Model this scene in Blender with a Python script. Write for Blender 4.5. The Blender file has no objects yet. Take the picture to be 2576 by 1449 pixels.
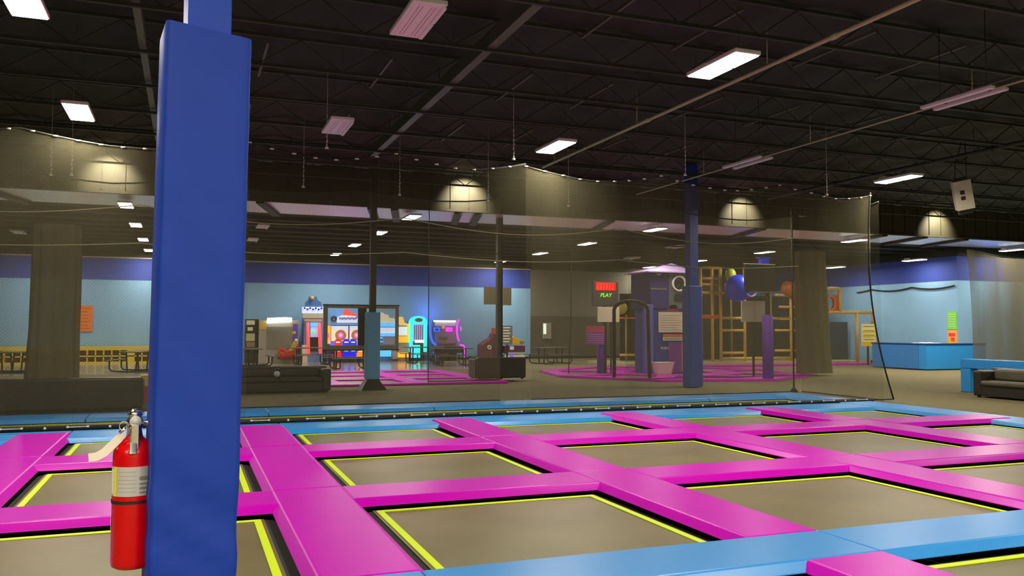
import bpy, bmesh, math, random
from mathutils import Vector, Matrix
random.seed(7)
SC = bpy.context.scene
COL = SC.collection

# ------------------------------------------------------------------ camera
F = 2141.118; YAW, PITCH, ROLL = 0.36389662, 0.04674616, 0.00276031
CAM = Vector((0, 0, 1.66))
_fw = Vector((math.sin(YAW)*math.cos(PITCH), math.cos(YAW)*math.cos(PITCH), math.sin(PITCH)))
_r0 = Vector((math.cos(YAW), -math.sin(YAW), 0)); _u0 = _r0.cross(_fw)
_r = _r0*math.cos(ROLL) + _u0*math.sin(ROLL); _u = -_r0*math.sin(ROLL) + _u0*math.cos(ROLL)
cd = bpy.data.cameras.new('camera'); cam = bpy.data.objects.new('camera', cd); COL.objects.link(cam)
cd.sensor_width = 36; cd.lens = F/2576*36; cd.clip_end = 300
cam.matrix_world = Matrix(((_r.x, _u.x, -_fw.x, 0), (_r.y, _u.y, -_fw.y, 0), (_r.z, _u.z, -_fw.z, 1.66), (0, 0, 0, 1)))
SC.camera = cam
SC.view_settings.view_transform = 'Standard'; SC.view_settings.look = 'None'
SC.view_settings.gamma = 1; SC.view_settings.use_curve_mapping = False
SC.view_settings.exposure = 0.0
w = bpy.data.worlds.new('world'); SC.world = w; w.use_nodes = True
w.node_tree.nodes['Background'].inputs[0].default_value = (1, .93, .82, 1)
w.node_tree.nodes['Background'].inputs[1].default_value = 0.075

LAMP_W = 140.0
def lamp_light(loc, power, sx=1.1, sy=.36, col=(1, .90, .74), rot=(0, 0, 0)):
    l = bpy.data.lights.new('lamp_glow', 'AREA'); l.shape = 'RECTANGLE'; l.size = sx; l.size_y = sy
    l.energy = power; l.color = col
    o = bpy.data.objects.new('lamp_glow', l); COL.objects.link(o); o.location = loc; o.rotation_euler = rot
    return o

# ------------------------------------------------------------------ measuring helpers
def ray(px, py): return _fw*F + _r*(px-1288) - _u*(py-724.5)
def onz(px, py, z=0.): d = ray(px, py); return CAM + d*((z-1.66)/d.z)
def ony(px, py, y): d = ray(px, py); return CAM + d*(y/d.y)
def onx(px, py, x): d = ray(px, py); return CAM + d*(x/d.x)
def rect(px0, py0, px1, py1, y):
    cy, cx = (py0+py1)/2, (px0+px1)/2
    return (ony(px0, cy, y).x, ony(px1, cy, y).x, ony(cx, py1, y).z, ony(cx, py0, y).z)

# ------------------------------------------------------------------ materials
MATS = {}
def mat(name, col, rough=.5, metal=0., emit=None, es=0., noise=0., nscale=8., bump=0., bscale=60., spec=.5, coat=0., alpha=None):
    if name in MATS: return MATS[name]
    m = bpy.data.materials.new(name); m.use_nodes = True; nt = m.node_tree
    b = nt.nodes['Principled BSDF']
    b.inputs['Base Color'].default_value = (*col, 1); b.inputs['Roughness'].default_value = rough
    b.inputs['Metallic'].default_value = metal; b.inputs['Specular IOR Level'].default_value = spec
    if coat: b.inputs['Coat Weight'].default_value = coat; b.inputs['Coat Roughness'].default_value = .25
    if emit: b.inputs['Emission Color'].default_value = (*emit, 1); b.inputs['Emission Strength'].default_value = es
    tc = nt.nodes.new('ShaderNodeTexCoord')
    if noise:
        n = nt.nodes.new('ShaderNodeTexNoise'); n.inputs['Scale'].default_value = nscale; n.inputs['Detail'].default_value = 5
        nt.links.new(tc.outputs['Object'], n.inputs['Vector'])
        mx = nt.nodes.new('ShaderNodeMix'); mx.data_type = 'RGBA'
        mx.inputs[6].default_value = (*[c*(1-noise) for c in col], 1)
        mx.inputs[7].default_value = (*[min(1, c*(1+noise)) for c in col], 1)
        nt.links.new(n.outputs['Fac'], mx.inputs[0]); nt.links.new(mx.outputs[2], b.inputs['Base Color'])
    if bump:
        n2 = nt.nodes.new('ShaderNodeTexNoise'); n2.inputs['Scale'].default_value = bscale; n2.inputs['Detail'].default_value = 3
        nt.links.new(tc.outputs['Object'], n2.inputs['Vector'])
        bp = nt.nodes.new('ShaderNodeBump'); bp.inputs['Strength'].default_value = bump; bp.inputs['Distance'].default_value = .01
        nt.links.new(n2.outputs['Fac'], bp.inputs['Height']); nt.links.new(bp.outputs['Normal'], b.inputs['Normal'])
    if alpha is not None: b.inputs['Alpha'].default_value = alpha
    MATS[name] = m; return m
def netmat(name, col, alpha, fine=0.):
    m = bpy.data.materials.new(name); m.use_nodes = True; nt = m.node_tree; nt.nodes.clear()
    out = nt.nodes.new('ShaderNodeOutputMaterial'); tr = nt.nodes.new('ShaderNodeBsdfTransparent')
    df = nt.nodes.new('ShaderNodeBsdfDiffuse'); tl = nt.nodes.new('ShaderNodeBsdfTranslucent'); mx = nt.nodes.new('ShaderNodeMixShader')
    df.inputs[0].default_value = (*col, 1); tl.inputs[0].default_value = (*col, 1)
    m2 = nt.nodes.new('ShaderNodeMixShader'); m2.inputs[0].default_value = .4
    nt.links.new(df.outputs[0], m2.inputs[1]); nt.links.new(tl.outputs[0], m2.inputs[2])
    tc = nt.nodes.new('ShaderNodeTexCoord'); n = nt.nodes.new('ShaderNodeTexNoise'); n.inputs['Scale'].default_value = .9
    mp = nt.nodes.new('ShaderNodeMapping'); mp.inputs['Scale'].default_value = (1.2, 1, .25)
    nt.links.new(tc.outputs['Object'], mp.inputs[0]); nt.links.new(mp.outputs[0], n.inputs['Vector'])
    mr = nt.nodes.new('ShaderNodeMapRange'); mr.inputs['From Min'].default_value = .3; mr.inputs['From Max'].default_value = .7
    mr.inputs['To Min'].default_value = alpha*.8; mr.inputs['To Max'].default_value = min(1, alpha*1.2)
    nt.links.new(n.outputs['Fac'], mr.inputs['Value'])
    fac = mr.outputs[0]
    if fine:
        # the square meshes of the net, two diagonal sets of cords
        sp = nt.nodes.new('ShaderNodeSeparateXYZ'); nt.links.new(tc.outputs['Object'], sp.inputs[0])
        outs = []
        for op in ('ADD', 'SUBTRACT'):
            a = nt.nodes.new('ShaderNodeMath'); a.operation = op
            nt.links.new(sp.outputs[0], a.inputs[0]); nt.links.new(sp.outputs[2], a.inputs[1])
            s = nt.nodes.new('ShaderNodeMath'); s.operation = 'MULTIPLY'; s.inputs[1].default_value = 1/fine
            nt.links.new(a.outputs[0], s.inputs[0])
            fr = nt.nodes.new('ShaderNodeMath'); fr.operation = 'PINGPONG'; fr.inputs[1].default_value = 1
            nt.links.new(s.outputs[0], fr.inputs[0]); outs.append(fr)
        mm = nt.nodes.new('ShaderNodeMath'); mm.operation = 'MAXIMUM'
        nt.links.new(outs[0].outputs[0], mm.inputs[0]); nt.links.new(outs[1].outputs[0], mm.inputs[1])
        r2 = nt.nodes.new('ShaderNodeMapRange'); r2.inputs['From Min'].default_value = .3; r2.inputs['From Max'].default_value = 1
        r2.inputs['To Min'].default_value = .75; r2.inputs['To Max'].default_value = 1.2
        nt.links.new(mm.outputs[0], r2.inputs['Value'])
        mu = nt.nodes.new('ShaderNodeMath'); mu.operation = 'MULTIPLY'
        nt.links.new(fac, mu.inputs[0]); nt.links.new(r2.outputs[0], mu.inputs[1]); fac = mu.outputs[0]
    nt.links.new(fac, mx.inputs[0]); nt.links.new(tr.outputs[0], mx.inputs[1]); nt.links.new(m2.outputs[0], mx.inputs[2])
    nt.links.new(mx.outputs[0], out.inputs[0]); MATS[name] = m; return m
def mulz(m, z, low, high, rough=None):
    """two paint colours split at height z (world) of a wall"""
    nt = m.node_tree; b = nt.nodes['Principled BSDF']
    g = nt.nodes.new('ShaderNodeNewGeometry'); s = nt.nodes.new('ShaderNodeSeparateXYZ'); nt.links.new(g.outputs['Position'], s.inputs[0])
    c = nt.nodes.new('ShaderNodeMath'); c.operation = 'GREATER_THAN'; c.inputs[1].default_value = z; nt.links.new(s.outputs[2], c.inputs[0])
    mx = nt.nodes.new('ShaderNodeMix'); mx.data_type = 'RGBA'; mx.inputs[6].default_value = (*low, 1); mx.inputs[7].default_value = (*high, 1)
    nt.links.new(c.outputs[0], mx.inputs[0]); nt.links.new(mx.outputs[2], b.inputs['Base Color'])

M_mag = mat('magenta_vinyl', (.66, .002, .58), .34, noise=.05, nscale=2, bump=.08, bscale=25, spec=.2)
M_blue = mat('sky_blue_vinyl', (.03, .31, .82), .36, noise=.06, nscale=2, bump=.08, bscale=25, spec=.55)
M_bed = mat('trampoline_bed_weave', (.185, .16, .058), .36, noise=.4, nscale=1.1, bump=.15, bscale=300, spec=.55)  # cloudy tone puts soft lamp reflections into the bed colour
M_tape = mat('neon_yellow_tape', (.74, 1, .0), .5)
M_black = mat('black_webbing', (.012, .011, .009), .7)
M_pit = mat('pit_black', (.008, .007, .006), .9)
M_carpet = mat('olive_carpet', (.185, .158, .072), .95, noise=.22, nscale=5, bump=.4, bscale=200)
M_tile = mat('polished_floor', (.36, .33, .25), .16, noise=.06, nscale=2)
M_cream = mat('cream_floor', (.50, .42, .22), .5, noise=.1)
M_navyv = mat('royal_blue_vinyl', (.010, .045, .36), .55, noise=.08, nscale=7, bump=.12, bscale=9, spec=.22)
M_navyp = mat('royal_blue_paint', (.012, .055, .42), .5, noise=.05, spec=.25)
M_steel = mat('black_steel', (.018, .016, .012), .55)
M_dkblue = mat('dark_blue_paint', (.014, .05, .26), .5)
M_leather = mat('black_leather', (.022, .02, .015), .42, noise=.3, nscale=4, bump=.25, bscale=14)
M_seat = mat('worn_leather', (.10, .09, .06), .38, noise=.2, nscale=5, bump=.2, bscale=14)
M_white = mat('white_enamel', (.9, .9, .86), .4)
M_cord = mat('white_cord', (.7, .68, .6), .6)
M_lens = mat('lit_lens', (1, 1, 1), .3, emit=(1, .93, .78), es=22)
M_unlit = mat('unlit_lens', (.95, .9, .86), .35, noise=.05, emit=(.9, .72, .68), es=0.0)
M_rope = mat('black_rope', (.02, .018, .012), .8)
M_deck = mat('black_ceiling_deck', (.017, .024, .012), .75, noise=.3, nscale=3)
M_joist = mat('black_joist_paint', (.026, .034, .018), .6)
M_foil = mat('foil_insulation', (.95, .95, .97), .38, metal=.8, bump=.3, bscale=2.5)
M_pipe = mat('grey_pipe', (.085, .1, .06), .45)
M_pipel = mat('pale_pipe', (.5, .5, .26), .4)
M_fire = mat('extinguisher_red', (.62, .0, .002), .25, coat=.25, spec=.3)
M_chrome = mat('chrome', (.75, .72, .68), .2, metal=1)
M_label = mat('label_grey', (.50, .50, .46), .5)
M_paper = mat('paper_tag', (.85, .78, .62), .7)
M_yel = mat('yellow_paint', (.85, .62, .02), .5)
M_ochre = mat('ochre_tube', (.72, .46, .10), .5)
M_orange = mat('orange_plastic', (.80, .18, .02), .45)
M_bluep = mat('blue_plastic', (.01, .04, .9), .35)
M_purple = mat('purple_vinyl', (.17, .06, .45), .5)
M_netA = netmat('court_net_left', (.15, .14, .085), .36, fine=.028)
M_netA2 = netmat('court_net_mid', (.13, .12, .07), .17, fine=.028)
M_netA3 = netmat('court_net_right', (.19, .175, .105), .25, fine=.028)
M_netB = netmat('lane_net', (.17, .155, .09), .18)
M_netD = netmat('dark_net', (.15, .135, .08), .22)
M_netE = netmat('dense_net', (.13, .12, .075), .72)
M_wire = mat('dark_wire', (.06, .06, .05), .5)
M_bundle = netmat('gathered_net', (.22, .2, .11), .86)
M_board = mat('cream_board', (.88, .82, .62), .6, noise=.04)
M_textm = mat('faded_print', (.25, .23, .18), .7)
M_tan = mat('tan_frame', (.34, .29, .19), .5)
M_glass = mat('clear_panel', (.75, .8, .85), .08, alpha=.12)
M_red = mat('red_plastic', (.62, .03, .02), .4)
M_green = mat('green_print', (.25, .72, .12), .6)
M_postero = mat('orange_print', (.82, .22, .03), .6, noise=.2, nscale=6)
M_greyk = mat('booth_grey', (.40, .38, .30), .6, noise=.05)
M_lbwall = mat('light_blue_panel', (.25, .5, .62), .6)
def glow(name, c, s): return mat(name, c, .4, emit=c, es=s)
E_white = glow('glow_white', (1, 1, 1), 4); E_red = glow('glow_red', (1, .03, .02), 2.2); E_blue = glow('glow_blue', (.02, .08, 1), 2.6)
E_mag = glow('glow_magenta', (.9, .03, 1), 2.4); E_teal = glow('glow_teal', (.03, .9, .75), 1.4); E_green = glow('glow_green', (.2, 1, .02), 1.2)
E_or = glow('glow_orange', (1, .38, .02), 1.6); E_cyan = glow('glow_cyan', (.1, .5, 1), 1.2); E_pale = glow('glow_pale', (.75, .85, 1), .7)
E_cream = glow('glow_cream', (1, .85, .5), .8); E_pink = glow('glow_pink', (1, .1, .45), 1.4); E_lav = glow('glow_lavender', (.5, .5, 1), .6)

# ------------------------------------------------------------------ mesh builder
def V3(*a): return Vector(a)
class MB:
    def __init__(s): s.v = []; s.f = []; s.sm = []
    def add(s, vs, fs, smooth=False):
        n = len(s.v); s.v += [Vector(v) for v in vs]; s.f += [tuple(i+n for i in f) for f in fs]; s.sm += [smooth]*len(fs); return s
    def box(s, x0, x1, y0, y1, z0, z1):
        vs = [(x, y, z) for z in (z0, z1) for y in (y0, y1) for x in (x0, x1)]
        return s.add(vs, [(0, 2, 3, 1), (4, 5, 7, 6), (0, 1, 5, 4), (2, 6, 7, 3), (0, 4, 6, 2), (1, 3, 7, 5)])
    def obox(s, c, size, rz=0, mtx=None):
        m = mtx or Matrix.Rotation(rz, 3, 'Z'); c = Vector(c); hx, hy, hz = [q/2 for q in size]
        vs = [c + m @ Vector((x*hx, y*hy, z*hz)) for z in (-1, 1) for y in (-1, 1) for x in (-1, 1)]
        return s.add(vs, [(0, 2, 3, 1), (4, 5, 7, 6), (0, 1, 5, 4), (2, 6, 7, 3), (0, 4, 6, 2), (1, 3, 7, 5)])
    def frus(s, b, t, zb, zt):
        (a0, a1, c0, c1), (d0, d1, e0, e1) = b, t
        vs = [(a0, c0, zb), (a1, c0, zb), (a0, c1, zb), (a1, c1, zb), (d0, e0, zt), (d1, e0, zt), (d0, e1, zt), (d1, e1, zt)]
        return s.add(vs, [(0, 2, 3, 1), (4, 5, 7, 6), (0, 1, 5, 4), (2, 6, 7, 3), (0, 4, 6, 2), (1, 3, 7, 5)])
    def tube(s, pts, r, n=8, cap=True, closed=False):
        pts = [Vector(p) for p in pts]; rs = r if isinstance(r, (list, tuple)) else [r]*len(pts)
        vs = []; N = len(pts); up = None
        for i, p in enumerate(pts):
            a = pts[(i-1) % N] if (i or closed) else p; b = pts[(i+1) % N] if (i < N-1 or closed) else p
            d = (b-a).normalized()
            if up is None: up = d.orthogonal().normalized()
            up = (up - d*up.dot(d)); up = up.normalized() if up.length > 1e-6 else d.orthogonal().normalized()
            q = d.cross(up)
            for k in range(n):
                t = 2*math.pi*k/n; vs.append(p + (up*math.cos(t) + q*math.sin(t))*rs[i])
        fs = []
        for i in range(N if closed else N-1):
            j = (i+1) % N
            for k in range(n): k2 = (k+1) % n; fs.append((i*n+k, i*n+k2, j*n+k2, j*n+k))
        if cap and not closed: fs += [tuple(range(n))[::-1], tuple((N-1)*n+k for k in range(n))]
        return s.add(vs, fs, True)
    def lathe(s, prof, c=(0, 0, 0), n=32, sx=1, sy=1):
        vs = []; c = Vector(c)
        for r, z in prof:
            for k in range(n): t = 2*math.pi*k/n; vs.append(c+Vector((r*math.cos(t)*sx, r*math.sin(t)*sy, z)))
        fs = []
        for i in range(len(prof)-1):
            for k in range(n): k2 = (k+1) % n; fs.append((i*n+k, i*n+k2, (i+1)*n+k2, (i+1)*n+k))
        fs += [tuple(range(n))[::-1], tuple((len(prof)-1)*n+k for k in range(n))]
        return s.add(vs, fs, True)
    def prismY(s, poly, y0, y1):
        """outline poly in (x,z), extruded along y"""
        n = len(poly); vs = [(x, y0, z) for x, z in poly] + [(x, y1, z) for x, z in poly]
        return s.add(vs, [tuple(range(n)), tuple(range(2*n-1, n-1, -1))] + [(i, n+i, n+(i+1) % n, (i+1) % n) for i in range(n)])
    def prismX(s, poly, x0, x1):
        n = len(poly); vs = [(x0, y, z) for y, z in poly] + [(x1, y, z) for y, z in poly]
        return s.add(vs, [tuple(range(n))[::-1], tuple(range(n, 2*n))] + [(i, (i+1) % n, n+(i+1) % n, n+i) for i in range(n)])
    def ringY(s, cx, cz, y0, y1, ro, ri, n=28, sx=1., sz=1.):
        vs = []
        for y in (y0, y1):
            for r in (ro, ri):
                for k in range(n): t = 2*math.pi*k/n; vs.append((cx+r*sx*math.cos(t), y, cz+r*sz*math.sin(t)))
        fs = []
        for k in range(n):
            q = (k+1) % n
            fs += [(k, q, n+q, n+k), (2*n+k, 3*n+k, 3*n+q, 2*n+q), (k, 2*n+k, 2*n+q, q), (n+k, n+q, 3*n+q, 3*n+k)]
        return s.add(vs, fs, True)
    def ball(s, c, r, n=14, sz=1.):
        prof = [(max(1e-4, r*math.sin(math.pi*i/n)), -r*sz*math.cos(math.pi*i/n)) for i in range(n+1)]
        return s.lathe(prof, c, 2*n)
    def sheet(s, fn, nu, nv):
        vs = [fn(i/nu, j/nv) for j in range(nv+1) for i in range(nu+1)]
        fs = [(j*(nu+1)+i, j*(nu+1)+i+1, (j+1)*(nu+1)+i+1, (j+1)*(nu+1)+i) for j in range(nv) for i in range(nu)]
        return s.add(vs, fs, True)
    def build(s, name, m, parent=None, bevel=0., seg=2):
        if parent is None:
            xs = [v.x for v in s.v]; ys = [v.y for v in s.v]; zs = [v.z for v in s.v]
            org = Vector(((min(xs)+max(xs))/2, (min(ys)+max(ys))/2, min(zs)))
        else: org = world_loc(parent)
        me = bpy.data.meshes.new(name); me.from_pydata([v-org for v in s.v], [], s.f)
        for p, q in zip(me.polygons, s.sm): p.use_smooth = q
        bm = bmesh.new(); bm.from_mesh(me); bmesh.ops.recalc_face_normals(bm, faces=bm.faces); bm.to_mesh(me); bm.free()
        me.materials.append(m)
        o = bpy.data.objects.new(name, me); COL.objects.link(o)
        if parent is None: o.location = org
        else: o.parent = parent
        if bevel:
            b = o.modifiers.new('bevel', 'BEVEL'); b.width = bevel; b.segments = seg; b.limit_method = 'ANGLE'
            for p in me.polygons: p.use_smooth = True
            try:
                wn = o.modifiers.new('wn', 'WEIGHTED_NORMAL'); wn.keep_sharp = True
            except Exception: pass
        return o
def world_loc(o):
    l = Vector((0, 0, 0))
    while o is not None: l = l + o.location; o = o.parent
    return l
def tag(o, label=None, cat=None, group=None, kind=None):
    if label: o['label'] = label
    if cat: o['category'] = cat
    if group: o['group'] = group
    if kind: o['kind'] = kind
    return o
def thing(name, label, cat, loc, group=None):
    o = bpy.data.objects.new(name, None); COL.objects.link(o); o.location = loc; o.empty_display_size = .1
    return tag(o, label, cat, group)
def struct(name, mb, m, parent=None):
    o = mb.build(name, m, parent)
    if parent is None: o['kind'] = 'structure'
    return o
def copy_tree(o, parent=None):
    c = o.copy(); COL.objects.link(c)
    if parent: c.parent = parent
    for ch in list(o.children): copy_tree(ch, c)
    return c
def text_part(s, size, m, parent, loc, rot, name='lettering', ext=.004, align='CENTER', shear=0.):
    cu = bpy.data.curves.new(name, 'FONT'); cu.body = s; cu.size = size; cu.extrude = ext; cu.align_x = align; cu.align_y = 'CENTER'; cu.shear = shear
    t = bpy.data.objects.new(name, cu); COL.objects.link(t)
    dg = bpy.context.evaluated_depsgraph_get(); dg.update()
    me = bpy.data.meshes.new_from_object(t.evaluated_get(dg)); bpy.data.objects.remove(t)
    me.materials.clear(); me.materials.append(m)
    o = bpy.data.objects.new(name, me); COL.objects.link(o); o.parent = parent
    o.location = Vector(loc) - world_loc(parent); o.rotation_euler = rot
    return o
FRONT = (math.pi/2, 0, 0)

# ------------------------------------------------------------------ the hall
YB = 42.5                      # back wall
YH = 24.8                      # header between the high and the low ceiling
XR = 31.3; YC = 27.7           # right side wall and its corner
X0, X1 = -22., 46.
PX0, PX1, PY1 = -5.0, 14.3, 17.75
fl = MB()
def fq(x0, x1, y0, y1, z=0.): fl.box(x0, x1, y0, y1, -.12, z)
fq(X0, PX0, -10, 32.8); fq(PX0, PX1, PY1, 32.8); fq(PX1, X1, -10, 32.8)
fq(PX0, 1.475, -10, 4.80); fq(1.475, PX1, -10, 2.2)
fq(11.7, X1, 32.8, YB)
struct('floor', fl, M_carpet)
fl = MB(); fl.box(X0, 11.7, 32.8, YB, -.12, .004)
struct('floor_arcade', fl, M_tile)
pf = MB(); pf.box(PX0-.1, PX1+.1, 2.0, PY1+.1, -.75, -.7)
pf.box(PX0-.1, PX0, 2.0, PY1, -.7, -.12); pf.box(PX1, PX1+.1, 2, PY1, -.7, -.12); pf.box(PX0, PX1, PY1, PY1+.1, -.7, -.12)
pf.box(PX0, 1.4, 4.7, 4.8, -.7, -.12); pf.box(1.375, 1.475, 2.1, 4.8, -.7, -.12); pf.box(1.4, PX1, 2.1, 2.2, -.7, -.12)
struct('trim_pit', pf, M_pit)
mw = mat('wall_paint', (.2, .4, .5), .75); mulz(mw, 3.78, (.25, .48, .72), (.04, .075, .38))
md = mat('wall_paint_dark', (.2, .4, .5), .75); mulz(md, 2.3, (.11, .1, .065), (.20, .195, .14))
b = MB(); b.box(X0, 17.25, YB, YB+.2, 0, 4.8); struct('wall_back', b, mw)
b = MB(); b.box(17.25, XR, YB, YB+.2, 0, 4.8); struct('wall_back_dark', b, md)
b = MB(); b.box(XR, XR+.2, YC, YB, 0, 4.85); b.box(XR+.2, X1, YC, YC+.2, 0, 4.85); struct('wall_right', b, mw)
b = MB(); b.box(X1, X1+.2, -10, YC, 0, 6.3); struct('wall_far_right', b, mw)
b = MB(); b.box(X0-.2, X0, -10, YB, 0, 6.3); struct('wall_left', b, mw)
b = MB(); b.box(X0, X1, -10.2, -10, 0, 6.3); struct('wall_front', b, mat('wall_cream', (.35, .33, .27), .8))
b = MB(); b.box(X0, X1, YB-.02, YB+.2, 4.8, 5.3); b.box(XR+.02, X1, YC-.02, YC+.2, 4.85, 6.3); b.box(XR, XR+.2, YC, YB, 4.85, 5.3)
struct('wall_upper', b, M_deck)
b = MB(); b.box(X0, 17.25, YB-.03, YB, 4.78, 4.83); struct('trim_1', b, mat('pale_trim', (.6, .5, .3), .4))
b = MB(); b.box(17.25, XR, YB-.03, YB, 0, .12); b.box(XR-.03, XR, YC, YB, 0, .12); b.box(11.7, 17.25, YB-.03, YB, 0, .12); struct('baseboard_back', b, M_black)
# high ceiling deck, corrugated along Y, and low ceiling
b = MB()
n = 200; xs = [X0 + (X1-X0)*i/n for i in range(n+1)]
vs = []; fs = []
for i, x in enumerate(xs):
    z = 6.3 + (.05 if (i//2) % 2 else 0); vs += [(x, -10, z), (x, YH, z)]
for i in range(n): fs.append((2*i, 2*i+1, 2*i+3, 2*i+2))
b.add(vs, fs); struct('ceiling', b, M_deck)
b = MB(); b.box(X0, X1, YH+2.75, YB, 5.24, 5.30); struct('ceiling_low', b, mat('low_deck', (.009, .011, .006), .8))
for i in range(9):
    yj = YH+3.6+i*1.6
    b = MB(); b.box(X0, X1, yj-.04, yj+.04, 5.12, 5.24)
    tag(b.build('ceiling_purlin', M_joist), 'dark purlin under the low far ceiling, %s behind the silver foil strip' % ['first', 'second', 'third', 'fourth', 'fifth', 'sixth', 'seventh', 'eighth', 'ninth'][i], 'purlin', 'purlins under the low far ceiling')
b = MB(); b.box(X0, X1, YH, YH+2.75, 5.24, 5.30); struct('ceiling_foil', b, M_foil)
hm = mat('header_panel', (.05, .045, .027), .7, noise=.3, nscale=1.3)
b = MB()
x = X0
while x < X1: b.box(x+.02, x+.58, YH-.03, YH+.05, 5.26, 6.32); x += .6
b.box(X0, X1, YH, YH+.06, 5.24, 6.34); b.box(X0, X1, YH-.06, YH+.08, 5.2, 5.27)
struct('wall_header', b, hm)
b = MB()
for xx in (1.9, 5.05, 5.75, 7.75, 8.4, 13, 19, 24.5, 26.5, 28.6, -5, -9): b.obox((xx+.3, YH+1.4, 5.19), (.22, 2.9, .1), -.25)
struct('trim_2', b, M_steel)

# joists across, beams and pipes along
k = 0
for yy in [5.9, 7.85, 9.8, 11.75, 13.7, 15.65, 17.6, 19.55, 21.5, 23.4]:
    j = MB(); z0, z1 = 5.78, 6.22
    j.box(-14, 40, yy-.03, yy+.03, z0-.03, z0+.02); j.box(-14, 40, yy-.03, yy+.03, z1, z1+.05)
    x = -14
    while x < 40:
        j.tube([(x, yy, z1), (x+.65, yy, z0)], .012, 4, False); j.tube([(x+.65, yy, z0), (x+1.3, yy, z1)], .012, 4, False); x += 1.3
    o = j.build('ceiling_joist', M_joist)
    tag(o, ['black open web joist crossing nearest above the camera', 'black open web joist, second across from the camera', 'black open web joist, third across from the camera',
            'black open web joist, fourth across from the camera', 'black open web joist, fifth across from the camera', 'black open web joist, sixth across from the camera',
            'black open web joist, seventh across from the camera', 'black open web joist, fourth out from the far header', 'black open web joist, second out from the far header',
            'black open web joist closest in front of the far header'][k], 'joist', 'open web joists under the black deck'); k += 1
def beam(x, y0, y1, z, r, m, name, label, cat, sq=False):
    b = MB()
    if sq: b.box(x-r, x+r, y0, y1, z-r*1.6, z+r*1.6)
    else: b.tube([(x, y0, z), (x, y1, z)], r, 10)
    for t in range(int(y0), int(y1), 4): b.tube([(x, t+.5, z), (x, t+.5, 6.3)], .008, 5)
    if not sq:
        for t in range(int(y0)+1, int(y1), 5): b.tube([(x, t, z), (x, t+.12, z)], r*1.35, 10)
    return tag(b.build(name, m), label, cat)
beam(-.7, -2, 20.5, 5.9, .05, M_pipe, 'ceiling_beam', 'dark slim beam running back above the blue padded column', 'beam', True)
beam(4.12, -2, 20.5, 5.9, .07, M_pipe, 'ceiling_beam', 'dark grey beam running back past the large unlit light', 'beam', True)
beam(8.12, -2, 19.2, 5.62, .033, M_pipel, 'sprinkler_pipe', 'bright pale pipe running back beside the two large lit lights', 'pipe')
beam(12.3, -2, 22, 5.6, .02, M_pipel, 'sprinkler_pipe', 'thin pale pipe running beside the two unlit strip lights', 'pipe')
beam(17.0, -2, 22, 5.75, .05, M_joist, 'sprinkler_pipe', 'dark pipe high above the white loudspeaker', 'pipe')
beam(-.7, 28, 42, 4.95, .025, M_joist, 'sprinkler_pipe', 'dark pipe under the low ceiling above the yellow cubbies', 'pipe')
g = 'short braces between the joists'
for bx in (1.1, 3.1, 5.6, 7.2, 9.6, 11.4, 13.6, 15.6):
    for i, yy in enumerate([7.85, 9.8, 11.75, 13.7, 15.65, 17.6]):
        if (i + int(bx)) % 2: continue
        b = MB(); b.box(bx-.02, bx+.02, yy+.02, yy+1.92, 6.12, 6.17)
        tag(b.build('joist_brace', M_pipe), 'short dark grey brace running between two ceiling joists', 'brace', g)

# ------------------------------------------------------------------ high bay lights
def make_light(lit, low):
    r = thing('high_bay_light', '', 'light', (0, 0, 0), '')
    b = MB(); b.box(-.19, .19, -.56, .56, 0, .055); b.build('housing', M_white, r, .01)
    b = MB(); b.box(-.07, .07, .30, .52, .055, .13); b.build('driver_box', M_white, r, .008)
    if lit:
        b = MB(); b.box(-.17, .17, -.53, -.02, -.012, 0); b.build('lens', M_lens, r)
        b = MB(); b.box(-.17, .17, .02, .53, -.012, 0); b.build('lens', M_lens, r)
    else:
        b = MB(); b.box(-.15, .15, -.5, .5, -.006, 0)
        b.build('lens', M_unlit, r)
        for sx in (-.1, -.06, .04, .08):
            b = MB(); b.box(sx, sx+.010, -.46, .46, -.008, -.006); b.build('diode_row', mat('diode_red', (.62, .42, .38), .5), r)
        b = MB(); b.box(.14, .19, -.52, -.04, -.03, 0); b.box(.14, .19, .0, .5, -.03, 0); b.build('side_reflector', M_white, r, .01)
    for sy in (-.5, .5):
        b = MB(); b.tube([(-.12, sy, .05), (0, sy, .5 if not low else .12), (.12, sy, .05)], .003, 4); b.tube([(0, sy, .5 if not low else .12), (0, sy, 1.27 if not low else .19)], .003, 4); b.build('hanging_wire', M_wire, r)
    return r
protos = {}
def place_light(x, y, z, lit, label, group, power=1.):
    key = (lit, y > YH)
    if key in protos: o = copy_tree(protos[key])
    else: o = protos[key] = make_light(*key)
    o.location = (x, y, z); o['label'] = label; o['group'] = group
    if y > YH and z < 5:
        b = MB(); b.tube([(0, 0, .06), (0, 0, 5.24-z)], .012, 6); e = b.build('drop_rod', M_wire, protos[(True, False)]); e.parent = o
    if lit: lamp_light((x, y, z-.03), LAMP_W*power, .34, 1.06)
    return o
ordn = ['nearest', 'second', 'third', 'fourth', 'fifth', 'sixth', 'seventh']
def lrow(x, ys, where, lit=True, z=5.06, zs=None):
    for i, y in enumerate(ys):
        place_light(x, y, (zs[i] if zs else z), lit, '%s high bay light, %s in the row %s' % ('bright lit' if lit else 'white unlit', ordn[i], where),
                    ('lit' if lit else 'unlit') + ' high bay lights ' + where)
lrow(-1.68, [9.96, 14.97, 26.05, 31.0, 36.1, 41.1], 'left of the blue padded column')
lrow(6.42, [9.22, 14.57, 25.6, 30.3, 35.2, 40.0], 'leading back to the arcade')
lrow(15.05, [14.85, 25.64, 31.0, 35.9, 41.1], 'left of the purple roofed tower')
lrow(24.1, [26.0, 31.5, 36.8, 41.6], 'above the yellow climbing frame')
lrow(2.32, [9.07, 14.46, 29.9, 34.6], 'right of the padded column', False)
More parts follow.
